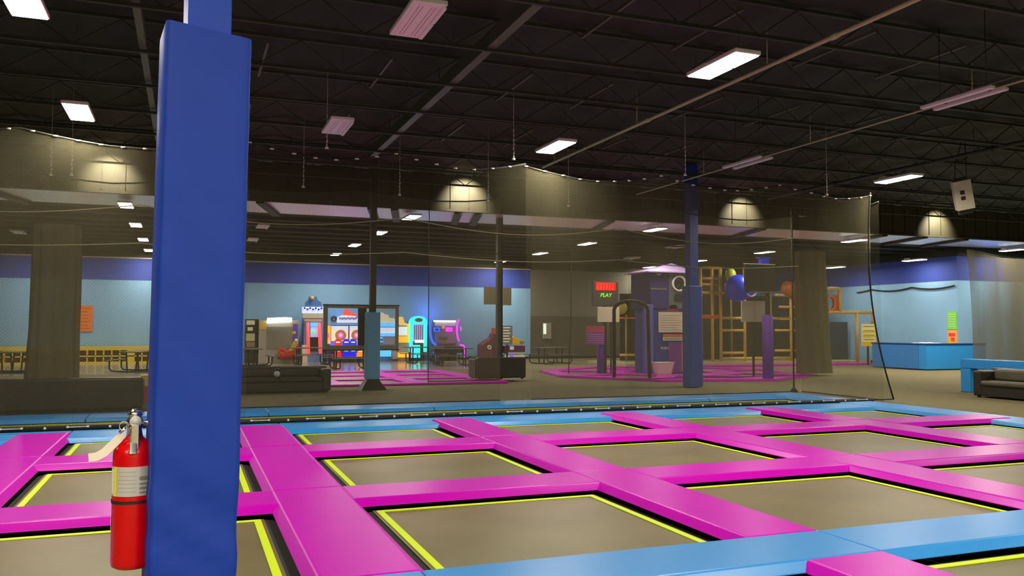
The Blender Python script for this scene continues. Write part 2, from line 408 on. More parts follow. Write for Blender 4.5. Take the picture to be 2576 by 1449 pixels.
place_light(-5.8, 35.1, 5.06, False, 'white unlit high bay light far left above the cubbies', 'unlit lights')
p = onx(2300, 655, 30.3); place_light(p.x, p.y, p.z, True, 'bright lit high bay light in front of the right blue wall', 'lit lights by the right wall', .25)
p = onx(2100, 673, 29.4); place_light(p.x, p.y, p.z, True, 'bright lit high bay light above the orange porthole panel', 'lit lights by the right wall', .5)
place_light(33.2, 26.5, 5.06, True, 'bright lit high bay light at the right edge behind the hanging net', 'lit lights by the right wall', .6)
p = onz(1700, 622, 5.06); place_light(p.x, p.y, 5.06, False, 'white unlit high bay light left of the tall dark blue column', 'unlit lights')
p = onz(1590, 650, 5.06); place_light(p.x, p.y, 5.06, False, 'white unlit high bay light over the red scoreboard', 'unlit lights')
# lamps of the same rows outside the picture
for x, y in [(-1.7, 4.2), (-1.7, -2), (6.4, 3.6), (6.4, -2.5), (15, 8.8), (15, 3.2), (24, 14), (24, 8), (24, 20), (-10, 10), (-10, 22), (-10, 34), (-6, 40), (15, 20), (6.4, 20.4), (-1.7, 20.4)]:
    if y < 7 or x in (24, -10, -6, 15): lamp_light((x, y, 5.03), LAMP_W*(1.9 if y < 0 else 1), .34, 1.06)
for x, y in [(2.3, -4), (-1.7, -7), (6.4, -7), (-5.5, -3), (2.3, -8), (33, 21), (33, 14), (28.5, 18), (24, 2), (28.5, 24)]: lamp_light((x, y, 5.03), LAMP_W*2.2, .34, 1.06)  # extra fill lamps, added to brighten the blue column and the right wall
def make_strip(x, y, label):
    r = thing('strip_light', label, 'light', (x, y, 5.06), 'unlit twin strip lights')
    for s in (-.13, .13):
        b = MB(); b.box(x+s-.045, x+s+.045, y-.62, y+.62, 5.04, 5.085); b.build('strip_panel', M_white, r, .006)
    for e in (-.38, .38): b = MB(); b.box(x-.1, x+.1, y+e-.02, y+e+.02, 5.085, 5.1); b.build('bracket', M_steel, r)
    b = MB(); b.tube([(x, y-.4, 5.09), (x, y-.4, 6.28)], .006, 5); b.tube([(x, y+.4, 5.09), (x, y+.4, 6.28)], .006, 5); b.build('hanging_wire', M_steel, r)
make_strip(10.64, 9.25, 'unlit twin strip light at the upper right, nearer of two')
make_strip(10.68, 14.5, 'unlit twin strip light above the tall dark blue column, farther of two')
# made-up spots, added to throw the tan patches of light on the header
for x, pw, lb in ((-2.0, 420, 'small added spotlight washing the header panels on the left'), (7.9, 480, 'small added spotlight washing the header panels above the arcade'),
              (18.0, 380, 'small added spotlight washing the header panels right of the dark blue column'), (27.0, 380, 'small added spotlight washing the header panels above the right blue wall')):
    r = thing('added_spotlight', lb, 'light', (x, 23.9, 6.2), 'added spotlights washing the header')
    b = MB(); b.tube([(x, 23.9, 6.2), (x, 24.0, 6.08)], .04, 10); b.build('lamp_head', M_steel, r)
    b = MB(); b.tube([(x, 23.9, 6.2), (x, 23.9, 6.3)], .01, 6); b.build('stem', M_steel, r)
    l = bpy.data.lights.new('added_spot_glow', 'SPOT'); l.energy = pw; l.spot_size = 1.7; l.spot_blend = .8; l.color = (1, .9, .65); l.shadow_soft_size = .03
    o = bpy.data.objects.new('added_spot_glow', l); COL.objects.link(o); o.location = (x, 24.02, 6.05)
    o.rotation_euler = (Vector((0, .78, -.5))).to_track_quat('-Z', 'Y').to_euler()

# ------------------------------------------------------------------ trampoline court
BV = .085
def pad(x0, x1, y0, y1, m, label, group, zt=.06, l=1, r=1, n=1, f=1, name='frame_pad'):
    """padded strip, bevelled flap on the sides given by l r n f"""
    g = .004; b = MB()
    t = (x0+(0 if l else g), x1-(0 if r else g), y0+(0 if n else g), y1-(0 if f else g))
    bo = (t[0]-BV*l, t[1]+BV*r, t[2]-BV*n, t[3]+BV*f)
    b.frus(bo, t, zt-.075, zt)
    o = b.build(name, m, None, .018, 3)
    return tag(o, label, 'pad', group)
SX = [(-2.31, -1.65), (.82, 1.475), (4.06, 4.72), (7.34, 8.0), (10.62, 11.29)]
SN = ['leftmost, behind the extinguisher', 'first right of the blue column', 'second right of the blue column', 'third right of the blue column', 'fourth right of the blue column']
RY = [(8.05, 8.72), (11.27, 11.95)]
CN = ['far left', 'behind the extinguisher', 'first right of the blue column', 'second right of the blue column', 'third right of the blue column', 'rightmost']
cells = [(-5.0, -2.31), (-1.65, .82), (1.475, 4.06), (4.72, 7.34), (8.0, 10.62), (11.29, 13.45)]
rows = [(2.3, 4.88), (5.54, 8.05), (8.72, 11.27), (11.95, 14.0)]
RN = ['before the front blue strip', 'nearest row', 'middle row', 'farthest row']
gp = 'magenta frame pads'
for k, (a, c) in enumerate(SX):
    if k >= 2: pad(a, c, 2.3, 4.88, M_mag, 'lengthwise magenta pad before the blue strip, %s' % SN[k], gp, n=1, f=0)
    pad(a, c, 5.54, 8.72, M_mag, 'lengthwise magenta pad, nearest row, %s' % SN[k], gp, n=0, f=0)
    pad(a, c, 8.72, 11.95, M_mag, 'lengthwise magenta pad, middle row, %s' % SN[k], gp, n=0, f=0)
    pad(a, c, 11.95, 14.5, M_mag, 'lengthwise magenta pad lapping the far blue strip, %s' % SN[k], gp, zt=.065, n=0, f=1)
for i, (c0, c1) in enumerate(cells):
    for q, (a, c) in enumerate(RY):
        rn = ['nearer', 'farther'][q]
        if i == 5: pad(11.29, 13.95, a, c, M_mag, 'crosswise magenta pad lapping the right blue border, %s of two' % rn, gp, zt=.065, l=0, r=1)
        else: pad(c0, c1, a, c, M_mag, 'crosswise magenta pad, %s cross row, %s' % (rn, CN[i]), gp, l=0, r=0)
gb = 'sky blue border pads'
ends = [-5.0, -1.65, 1.475, 4.72, 8.0, 11.29, 13.45]
FN = ['far left', 'left foreground', 'lower middle below the first bed', 'lower right in front of the second bed', 'right foreground', 'far right foreground']
for i in range(6): pad(ends[i], ends[i+1], 4.88, 5.54, M_blue, 'sky blue pad of the front border strip, %s' % FN[i], gb, l=0, r=0)
YR = [2.3, 5.54, 8.72, 11.95, 15.0, PY1]
for i in range(5): pad(13.45, 14.3, YR[i], YR[i+1], M_blue, 'sky blue pad of the right border, %s from the camera' % ordn[i], gb, n=0, f=0, zt=.05)
FB = ['far left', 'above the fire extinguisher', 'above the first bed', 'above the second bed', 'above the third bed', 'at the far right corner']
for i in range(6):
    pad(ends[i], ends[i+1], 14.0, 15.0, M_blue, 'sky blue pad along the foot of the net, %s' % FB[i], gb, l=0, r=0, f=0, zt=.035)
    pad(ends[i], ends[i+1], 16.85, PY1, M_blue, 'sky blue pad beyond the long lane bed, %s' % FB[i], gb, l=0, r=0, zt=.05)

def bed(x0, x1, y0, y1, label):
    r = thing('trampoline_bed', label, 'trampoline', ((x0+x1)/2, (y0+y1)/2, -.04), 'black trampoline beds of the court')
    a0, a1, c0, c1 = x0+BV+.07, x1-BV-.07, y0+BV+.07, y1-BV-.07
    b = MB()
    nx = max(4, int((a1-a0)/.4)); ny = 6
    b.sheet(lambda u, v: (a0+(a1-a0)*u, c0+(c1-c0)*v, -.035-.012*math.sin(math.pi*u)*math.sin(math.pi*v)), nx, ny)
    b.build('jumping_mat', M_bed, r)
    t = .06; o = .03; b = MB(); z0, z1 = -.034, -.028
    b.box(a0+o, a1-o, c0+o, c0+o+t, z0, z1); b.box(a0+o, a1-o, c1-o-t, c1-o, z0, z1)
    b.box(a0+o, a0+o+t, c0+o+t, c1-o-t, z0, z1); b.box(a1-o-t, a1-o, c0+o+t, c1-o-t, z0, z1)
    b.build('yellow_border', M_tape, r)
    b = MB(); o = .16
    P = [[(a0, c0), (a1, c0), (a1, c1), (a0, c1)], [(a0-o, c0-o), (a1+o, c0-o), (a1+o, c1+o), (a0-o, c1+o)]]
    b.add([(x, y, -.042) for x, y in P[0]]+[(x, y, -.085) for x, y in P[1]], [(i, (i+1) % 4, 4+(i+1) % 4, 4+i) for i in range(4)])
    b.build('spring_cover', M_black, r)
for j, (y0, y1) in enumerate(rows):
    for i, (x0, x1) in enumerate(cells):
        if j == 0 and i < 2: continue
        bed(x0, x1, y0, y1, 'trampoline bed with yellow border, %s, %s' % (RN[j], CN[i]))
bed(-5.0, 13.45, 15.1, 16.85, 'long narrow trampoline bed of the lane between the two nets')

# net foot tube with lacing
r = thing('net_foot_rail', 'black padded rail with white lacing clips along the foot of the net', 'rail', (4.5, 15.1, 0))
b = MB(); b.tube([(-5, 15.06, .06), (14.4, 15.06, .06)], .045, 10); b.build('rail_tube', M_black, r)
x = -4.8
while x < 14.2:
    b = MB(); b.ball((x, 15.02, .075), .022, 5); b.build('lace_knot', M_cord, r)
    b = MB(); b.tube([(x+.3, 15.02, .085), (x+.33, 15.02, .085), (x+.34, 15.02, .085), (x+.58, 15.02, .085), (x+.59, 15.02, .085), (x+.62, 15.02, .085)], [.018, .018, .008, .008, .018, .018], 6); b.build('lace_link', M_cord, r); x += .92

# ------------------------------------------------------------------ nets
def net(name, x0, x1, y, z0, z1, m, label, sag=.12, nseg=6, folds=.05, along='x', edge=None):
    r = thing(name, label, 'net', (((x0+x1)/2, y, z0) if along == 'x' else (y, (x0+x1)/2, z0)))
    def top(u): return z1 - sag*(1-abs(2*((u*nseg) % 1)-1)**1.6)
    def fn(u, v):
        xx = x0+(x1-x0)*u
        if edge: xx += edge(u, v)
        z = z0+(top(u)-z0)*v; d = folds*math.sin(xx*2.3)*(.4+.6*v)+folds*.5*math.sin(xx*5.1+v*2)
        return (xx, y+d, z) if along == 'x' else (y+d, xx, z)
    b = MB(); b.sheet(fn, max(30, int(abs(x1-x0)*5)), 14); b.build('netting', m, r)
    b = MB(); N = nseg*8; b.tube([fn(i/N, 1) for i in range(N+1)], .016, 6); b.build('top_rope', M_rope, r)
    b = MB(); b.tube([fn(i/N, 0) for i in range(N+1)], .014, 6); b.build('foot_rope', M_rope, r)
    return r, fn
def hanger(p, label):
    r = thing('net_hanger', label, 'hanger', (p[0], p[1], p[2]), 'white wire hangers holding the nets')
    h = random.uniform(.5, .8); b = MB(); n = 7
    for i in range(n): b.tube([(p[0], p[1], p[2]+h*i/n), (p[0]+.01*(i % 2), p[1], p[2]+h*(i+.8)/n)], .011, 5)
    b.tube([(p[0], p[1], p[2]+h), (p[0], p[1], 6.28)], .004, 4)
    b.build('twisted_wire', M_cord, r)
    b = MB(); b.tube([(p[0]-.03, p[1], p[2]), (p[0]+.03, p[1], p[2])], .02, 6); b.build('clamp', M_cord, r)
rA, fA = net('court_net', -9.5, .95, 15.2, .05, 4.8, M_netA, 'tall see-through court net above the black foot rail, left of the blue column', .22, 3, .05)
for i in range(12):
    p = fA(.62+.38*i/12, 1); b = MB(); b.tube([(p[0]-.035, p[1]-.02, p[2]), (p[0]+.035, p[1]-.02, p[2])], .014, 5); b.build('rope_clip', M_cord, rA)
rA, fA = net('court_net', .95, 6.1, 15.2, .05, 4.85, M_netA2, 'thin clear court net above the foot rail, in front of the arcade', .22, 2, .05)
for i in range(14):
    p = fA(i/14, 1); b = MB(); b.tube([(p[0]-.035, p[1]-.02, p[2]), (p[0]+.035, p[1]-.02, p[2])], .014, 5); b.build('rope_clip', M_cord, rA)
rA, fA = net('court_net', 6.1, 15.05, 15.2, .05, 4.8, M_netA3, 'tall see-through court net above the foot rail, right part with curved rope edge', .22, 3, .05,
             edge=lambda u, v: (-.28*math.sin(math.pi*v)-.42*v+.12*(1-v)**3)*max(0, (u-.95)/.05))
for i in range(24):
    p = fA(i/24, 1); b = MB(); b.tube([(p[0]-.035, p[1]-.02, p[2]), (p[0]+.035, p[1]-.02, p[2])], .014, 5); b.build('rope_clip', M_cord, rA)
b = MB(); b.tube([fA(1, v/20) for v in range(21)], .02, 6); b.build('edge_rope', M_rope, rA)
rB, fB = net('lane_net', -9.5, 6.66, 18.2, .02, 4.62, M_netB, 'second see-through net behind the long lane bed, left part', .16, 5, .07)
rB, fB = net('lane_net', 7.4, 14.88, 18.2, .02, 4.62, M_netB, 'second see-through net behind the long lane bed, right part', .2, 2, .07)
_x0, _x1 = ony(1079, 700, 24).x, ony(1260, 700, 24).x
rF, fF = net('inner_net', _x0, _x1, 24.0, .1, 3.9, M_netD, 'darker net strip left of the post with square signs', .1, 1, .06)
b = MB(); x = 5.2
b.tube([(14.88, 18.3, 0), (14.88, 18.3, 4.8)], .02, 8); b.tube([(14.88, 18.3, 0), (14.88, 18.3, .12)], [.12, .03], 8); b.build('net_pole', M_black, rB)
rC, fC = net('lane_end_net', 15.3, 18.05, 14.95, .03, 4.6, M_netB, 'see-through net closing the right end of the lane', .15, 1, .04, along='y')
for px, py, y, lb in ((180, 440, 18.2, 'left of the blue column above the far net'), (128, 440, 18.2, 'far left, thinner'), (763, 470, 18.2, 'between column and arcade posts'), (1005, 490, 18.2, 'over the arcade'),
                   (1228, 505, 18.2, 'left of the brown sag in the net'), (1292, 400, 15.12, 'beside the lit light above the net rope'), (1430, 518, 18.2, 'at the middle peak of the far net'),
                   (1724, 440, 15.12, 'above the tall dark blue column'), (2080, 490, 15.12, 'right part of the net rope'), (822, 372, 15.12, 'below the small unlit light')):
    q = ony(px, py, y); hanger((q.x, q.y, q.z), 'white twisted wire net hanger, %s' % lb)
# sagging rope lines inside the lane
for z, s, lb in ((3.98, .25, 'upper'), (3.25, .12, 'lower')):
    b = MB(); pts = []
    for i in range(61):
        x = -6+20.5*i/60; pts.append((x, 17.6, z - s*math.sin(math.pi*((i/15) % 1))))
    b.tube(pts, .011, 5); tag(b.build('guy_rope', mat('pale_rope', (.28, .25, .15), .7)), '%s thin rope sagging across inside the net lane' % lb, 'rope')
# heavy dark net from the middle to the right
rD, fD = net('dark_drape_net', 12.62, 19.9, 23.2, .1, 4.45, M_netD, 'heavy dark net drape in front of the scoreboard and tower', .2, 2, .1,
             edge=lambda u, v: (.14*math.sin(math.pi*v)-.1)*max(0, 1-u*14))
def bundle(px, py, y, w0, w1, ztop, label, flare=.6, zb0=.09):
    c = ony(px, py, y); b = MB(); n = 40; R = 18; vs = []
    for j in range(R+1):
        v = j/R; z = zb0+(ztop-zb0)*v; w = w1+(w0-w1)*(v**.7)
        for k in range(n):
            t = 2*math.pi*k/n; rr = w*.5*(1+.12*math.sin(9*t+2*v)); vs.append((c.x+rr*math.cos(t)+.12*(1-v)**2*flare, y+rr*.55*math.sin(t), z))
    fs = [(j*n+k, j*n+(k+1) % n, (j+1)*n+(k+1) % n, (j+1)*n+k) for j in range(R) for k in range(n)]
    b.add(vs, fs, True); tag(b.build('gathered_net', M_bundle), label, 'net', 'gathered net columns')
bundle(140, 760, 19.6, .82, .96, 3.75, 'thick gathered net column hanging behind the left black sofa', -.5, 0)
q = onz(2035, 945, 0)
bundle(2040, 760, q.y, 1.15, 1.35, 4.4, 'gathered net column hanging right of the purple post', .9)
rE, fE = net('right_drape_net', 26.5, 36, 22.9, .02, 4.55, M_netE, 'heavy dark net drape behind the black sofa at the right edge', .25, 2, .1,
             edge=lambda u, v: (-.25*v*v)*max(0, 1-u*14))
# ------------------------------------------------------------------ foreground column and extinguisher
RZ = math.radians(6.6); rm = Matrix.Rotation(RZ, 3, 'Z')
cc = Vector((.055, 3.12, 0))
r = thing('padded_column', 'tall royal blue padded column in the left foreground', 'column', cc)
b = MB()
H = 2.66; hw, hd = .138, .125
def cpt(x, y, z): q = rm @ Vector((x, y, 0)); return (cc.x+q.x-.016-(2.66-z)*.0111, cc.y+q.y, z)
prof = []
rr = .018
for sx, sy, a0 in ((1, -1, -90), (1, 1, 0), (-1, 1, 90), (-1, -1, 180)):
    for t in range(4):
        a = math.radians(a0+90*t/3); prof.append((sx*(hw-rr)+rr*math.cos(a), sy*(hd-rr)+rr*math.sin(a)))
    if sx == -1 and sy == -1:
        for q in range(1, 8): prof.append((-hw+rr+(2*hw-2*rr)*q/8, -hd))
lv = [0.01]+[.1+.05*i for i in range(50)]+[H-.02, H]
vs = []
for z in lv:
    for (x, y) in prof:
        wz = .010*math.sin(z*26+x*16+2*math.sin(x*9+z*7))*math.exp(-((z-.98)/.22)**2)+.0015*math.sin(z*23+x*30)
        s = 1-(.006 if z == H else 0)
        vs.append(cpt((x)*s*(1+wz*2), y*s-wz, z - (.012*(x/hw) if z > H-.05 else 0)))
n = len(prof)
fs = [(j*n+k, j*n+(k+1) % n, (j+1)*n+(k+1) % n, (j+1)*n+k) for j in range(len(lv)-1) for k in range(n)]
fs += [tuple(range(n))[::-1], tuple((len(lv)-1)*n+k for k in range(n))]
b.add(vs, fs, True); o = b.build('column_pad', M_navyv, r)
em = o.modifiers.new('edge', 'EDGE_SPLIT'); em.split_angle = math.radians(50)
b = MB(); b.obox((cc.x-.010, cc.y+.03, 4.46), (.143, .143, 3.66), RZ); b.build('steel_post', M_navyp, r, .004)

ec = ony(335, 1250, 3.16); ex, ey = ec.x, ec.y
zb = ony(330, 1424, 3.16).z; S = (ony(335, 1100, 3.16).z - zb)
r = thing('fire_extinguisher', 'red fire extinguisher hung on the left side of the blue padded column', 'fire extinguisher', (ex, ey, zb))
R_ = .066
b = MB(); b.lathe([(.02, .012), (R_*.8, .0), (R_*.97, .008), (R_, .02), (R_, S*.86), (R_*.97, S*.90), (R_*.85, S*.945), (R_*.6, S*.98), (.028, S), (.024, S+.01)], (ex, ey, zb), 48); b.build('cylinder', M_fire, r)
b = MB(); b.lathe([(R_+.0012, S*.565), (R_+.0012, S*.79)], (ex, ey, zb), 48); b.f = b.f[:-2]; b.sm = b.sm[:-2]; lab = b.build('label', M_label, r)
def arcpatch(a0, a1, z0, z1, off, m, name, parent):
    b = MB(); b.sheet(lambda u, v: (ex+(R_+off)*math.cos(math.radians(a0+(a1-a0)*u)), ey+(R_+off)*math.sin(math.radians(a0+(a1-a0)*u)), zb+z0+(z1-z0)*v), 8, 1); return b.build(name, m, parent)
arcpatch(-147, -136, S*.565, S*.79, .0022, mat('label_yellow', (.85, .75, .02), .5), 'yellow_stripe', lab)
arcpatch(-162, -148, S*.58, S*.77, .0022, mat('label_white', (.8, .8, .76), .5), 'white_panel', lab)
for i, (z, h) in enumerate([(.70, .028), (.665, .014), (.63, .018), (.60, .012)]): arcpatch(-72, -50, S*z-.006, S*(z+h)-.006, .0022, M_textm, 'label_bar', lab)
for i in range(6): arcpatch(-130, -80, S*(.60+.03*i), S*(.604+.03*i), .0022, mat('label_line', (.38, .38, .35), .6), 'label_line', lab)
arcpatch(-183, -164, S*.30, S*.41, .0015, M_paper, 'inspection_sticker', r)
b = MB(); b.lathe([(R_+.002, S*.505), (R_+.002, S*.53)], (ex, ey, zb), 48); b.f = b.f[:-2]; b.sm = b.sm[:-2]; b.build('strap', M_black, r)
zt = zb+S
b = MB(); b.lathe([(.026, .005), (.022, .03), (.027, .035), (.027, .055), (.02, .07), (.024, .075), (.020, .088), (.008, .094)], (ex, ey, zt), 20)
b.build('valve', M_chrome, r)
b = MB(); b.prismX([(ey-.024, zt+.03), (ey-.035, zt+.03), (ey-.075, zt-.045), (ey-.068, zt-.05), (ey-.03, zt+.0)], ex-.012, ex+.012)
b.obox((ex+.004, ey-.055, zt-.005), (.026, .006, .11), 0); b.build('lever', M_chrome, r, .003)
b = MB(); b.tube([(ex+.01, ey, zt+.045), (ex+.05, ey-.01, zt+.048), (ex+.085, ey-.005, zt+.045)], [.008, .006, .008], 8)
b.build('hook', M_chrome, r)
b = MB(); b.ringY(ex-.032, zt+.042, ey-.03, ey-.026, .016, .012); b.tube([(ex-.02, ey-.02, zt+.04), (ex-.045, ey-.03, zt+.02)], .006, 6); b.build('safety_pin', M_chrome, r)
b = MB(); b.lathe([(.019, -.004), (.019, .004)], (0, 0, 0), 20)
for i, v in enumerate(b.v): b.v[i] = Vector((ex+.004+v.x, ey-.03+v.z, zt+.055+v.y))
b.build('pressure_gauge', mat('gauge_face', (.55, .55, .5), .3), r)
b = MB()
P = [(ex-.028, ey-.03, zt+.012), (ex-.045, ey-.05, zt+.004), (ex-.066, ey-.06, zt-.018), (ex-.086, ey-.062, zt-.038), (ex-.108, ey-.066, zt-.05), (ex-.132, ey-.07, zt-.052)]
vs = []
for i, p in enumerate(P):
    hh = .012 if i else .006
    d = Vector(P[min(i+1, 5)])-Vector(P[max(i-1, 0)]); nrm = Vector((-d.z, 0, d.x)).normalized()
    for s in (-1, 1):
        for t in (0, .0008): vs.append(Vector(p)+nrm*hh*s*1.15+Vector((0, t, 0)))
fs = []
for i in range(5):
    a = i*4; c = a+4; fs += [(a, a+2, c+2, c), (a+1, c+1, c+3, a+3), (a, c, c+1, a+1), (a+2, a+3, c+3, c+2)]
b.add(vs, fs); b.build('inspection_tag', M_paper, r)
b = MB(); b.obox((ex+.075, ey, zb+S*.6), (.02, .04, .3), RZ); b.build('wall_bracket', M_steel, r)

# ------------------------------------------------------------------ sofas
def sofa(x0, x1, y0, y1, h, face, label, seatm=M_leather, nc=2, zz=0):
    """face: '-y' seat towards the camera, '+y' back towards it, '-x' seat to the left"""
    cx, cy = (x0+x1)/2, (y0+y1)/2
    r = thing('sofa', label, 'sofa', (cx, cy, zz), 'black leather sofas')
    L = (x1-x0) if face != '-x' else (y1-y0); D = (y1-y0) if face != '-x' else (x1-x0)
    a = {'-y': 0, '+y': math.pi, '-x': -math.pi/2}[face]; m = Matrix.Rotation(a, 3, 'Z')
    def part(nm, lx0, lx1, ly0, ly1, z0, z1, mt, bv):
        b = MB(); b.box(lx0, lx1, ly0, ly1, z0, z1); b.v = [m @ v + Vector((cx, cy, zz)) for v in b.v]; return b.build(nm, mt, r, bv, 4)
    aw = .22
    part('base', -L/2+.02, L/2-.02, -D/2+.03, D/2-.03, .04, h*.42, M_leather, .02)
    part('backrest', -L/2, L/2, D/2-.25, D/2, .04, h, M_leather, .05)
    part('armrest', -L/2, -L/2+aw, -D/2, D/2-.02, .04, h*.93, M_leather, .05)
    part('armrest', L/2-aw, L/2, -D/2, D/2-.02, .04, h*.93, M_leather, .05)
    cl = (L-2*aw)/nc
    for i in range(nc):
        q = -L/2+aw+i*cl
        part('seat_cushion', q+.005, q+cl-.005, -D/2-.02, D/2-.25, h*.42, h*.60, seatm, .05)
        part('back_cushion', q+.005, q+cl-.005, D/2-.42, D/2-.22, h*.60, h*.98, seatm, .06)
    for sx in (-1, 1):
        for sy in (-1, 1): part('leg', sx*(L/2-.1)-.03, sx*(L/2-.1)+.03, sy*(D/2-.1)-.03, sy*(D/2-.1)+.03, 0, .05, M_steel, 0)
    return r
sofa(-3.6, -.80, 18.45, 19.2, .66, '+y', 'black sofa at the far left with its back to the net')
sofa(.9, 3.47, 22.1, 23.0, .64, '-y', 'black sofa right of the blue padded column, in front of the arcade')
sofa(8.25, 9.85, 24.6, 25.5, .68, '+y', 'black sofa standing at the foot of the post with square signs', zz=.075)
sofa(18.0, 18.85, 12.2, 15.55, .70, '-x', 'black leather sofa with worn seat at the right edge inside a blue frame', M_seat, 2)
b = MB(); b.ball((ony(697, 933, 22.35).x, 22.36, .395+.075), .078, 10); tag(b.build('small_ball', mat('pale_blue_ball', (.6, .75, .85), .4)), 'small pale blue ball lying on the black sofa right of the padded column', 'ball')
r = thing('blue_frame_bench', 'bright blue padded frame standing around the right black sofa', 'frame', (19.05, 15, 0))
b = MB(); b.box(19.2, 19.5, 16.65, 16.95, 0, .62); b.build('padded_leg', M_blue, r, .02)
b = MB(); b.box(19.2, 19.5, 10.8, 16.95, .625, .87); b.build('padded_beam', M_blue, r, .02)
# ------------------------------------------------------------------ padded posts
def px2(px, py, y): p = ony(px, py, y); return p
r = thing('padded_post', 'black post with light blue padding in front of the arcade machines', 'post', (4.64, 22.7, 0), 'padded roof posts')
b = MB(); b.box(4.56, 4.72, 22.62, 22.78, .1, 6.3); b.build('steel_post', M_steel, r)
b = MB(); b.box(4.46, 4.82, 22.52, 22.88, .28, 2.07); b.build('post_pad', mat('dusty_blue_vinyl', (.11, .40, .70), .5), r, .02)
b = MB(); b.frus((4.3, 4.98, 22.36, 23.04), (4.5, 4.78, 22.56, 22.84), 0, .3); b.build('base_skirt', M_leather, r)
bx = ony(1742, 900, 20.6).x
r = thing('padded_post', 'tall dark blue post with blue padding in front of the tower', 'post', (bx, 20.6, 0), 'padded roof posts')
b = MB(); b.box(bx-.13, bx+.13, 20.47, 20.73, .1, 6.3); b.build('steel_post', M_dkblue, r)
b = MB(); b.box(bx-.205, bx+.205, 20.40, 20.80, .02, 2.85); b.build('post_pad', mat('denim_blue_vinyl', (.035, .085, .38), .5), r, .02)
b = MB(); b.box(bx+.18, bx+.42, 20.7, 21.0, .02, 1.2); b.build('side_pad', M_purple, r, .02)
qx, qy = 17.3, 22.5
r = thing('padded_post', 'black post with purple padding right of the tall blue post', 'post', (qx, qy, 0), 'padded roof posts')
b = MB(); b.box(qx-.05, qx+.05, qy-.05, qy+.05, .1, 3.0); b.build('steel_post', M_steel, r)
b = MB(); b.lathe([(.17, .02), (.17, 2.06), (.15, 2.1)], (qx, qy, 0), 20); b.build('post_pad', M_purple, r)
x0, x1, z0, z1 = rect(1876, 665, 1952, 735, qy-.15)
b = MB(); b.box(x0, x1, qy-.12, qy-.04, z0, z1); o = b.build('monitor', M_steel, r, .01); tag(o, 'black square monitor seen from behind')
b = MB(); b.box(x0+.15, x1-.05, qy-.16, qy-.12, z0-.02, z0+.02); b.build('monitor_bracket', M_chrome, o)
b = MB(); b.box(x0, x1, qy-.13, qy-.03, z1, z1+.02); b.build('top_edge', M_white, o)
x0, x1, z0, z1 = rect(1912, 650, 1930, 665, qy); b = MB(); b.box(x0, x1, qy-.1, qy+.1, z0, z1); b.prismY([(x0-.1, z1), (x1+.1, z1), (x1+.1, z1+.03), (x0-.1, z1+.03)], qy-.1, qy+.1); b.build('camera_box', M_bluep, r)
x0, x1, z0, z1 = rect(1865, 757, 1928, 810, 23.6)
r = thing('cream_sign_board', 'cream sign board behind the purple padded post', 'sign', ((x0+x1)/2, 23.6, z0), 'blank cream sign boards')
b = MB(); b.box(x0, x1, 23.58, 23.62, z0, z1); b.build('board', M_board, r)
b = MB(); b.box((x0+x1)/2-.03, (x0+x1)/2+.03, 23.62, 23.68, 0, z1); b.build('pole', M_steel, r)
px_ = 9.46; r = thing('sign_post', 'dark post with two square tan signs behind a black sofa', 'post', (px_, 26, 0), 'padded roof posts')
b = MB(); b.box(px_-.09, px_+.09, 25.91, 26.09, 0, 6.3); b.build('steel_post', M_steel, r)
for a in ((1217, 722, 1247, 766), (1265, 724, 1286, 768)):
    x0, x1, z0, z1 = rect(*a, 25.85); b = MB(); b.box(x0, x1, 25.83, 25.87, z0, z1); b.build('square_sign', M_tan, r)
# framed clear backboard
yb = 23.12
r = thing('framed_backboard', 'large clear board with tan frame and dark centre bar behind the light blue post pad', 'backboard', ony(908, 880, yb))
x0, x1, z0, z1 = rect(814, 769, 1003, 879, yb); xm0, xm1 = rect(901, 769, 921, 879, yb)[:2]; t = .11
b = MB(); b.box(x0, x1, yb, yb+.06, z1-.07, z1); b.box(x0, x1, yb, yb+.06, z0, z0+t); b.box(x0, x0+t, yb, yb+.06, z0+t, z1-.07); b.box(x1-t*.8, x1, yb, yb+.06, z0+t, z1-.07); b.build('frame', M_tan, r)
b = MB(); b.box(x0-.02, x1+.02, yb-.01, yb+.08, z1, z1+.03); b.box(x0-.02, x1+.02, yb-.01, yb+.08, z0-.03, z0); b.build('dark_edge', M_steel, r)
b = MB(); b.box(xm0, xm1, yb-.02, yb+.05, z0+t, z1-.07); b.build('centre_bar', M_steel, r)
b = MB(); b.box(x0+t, xm0, yb+.02, yb+.03, z0+t, z1-.07); b.box(xm1, x1-t*.8, yb+.02, yb+.03, z0+t, z1-.07); b.build('clear_pane', M_glass, r)
b = MB(); b.box(4.52, 4.76, 22.79, yb-.03, z0+.3, z0+.4); b.build('mount_arm', M_steel, r)

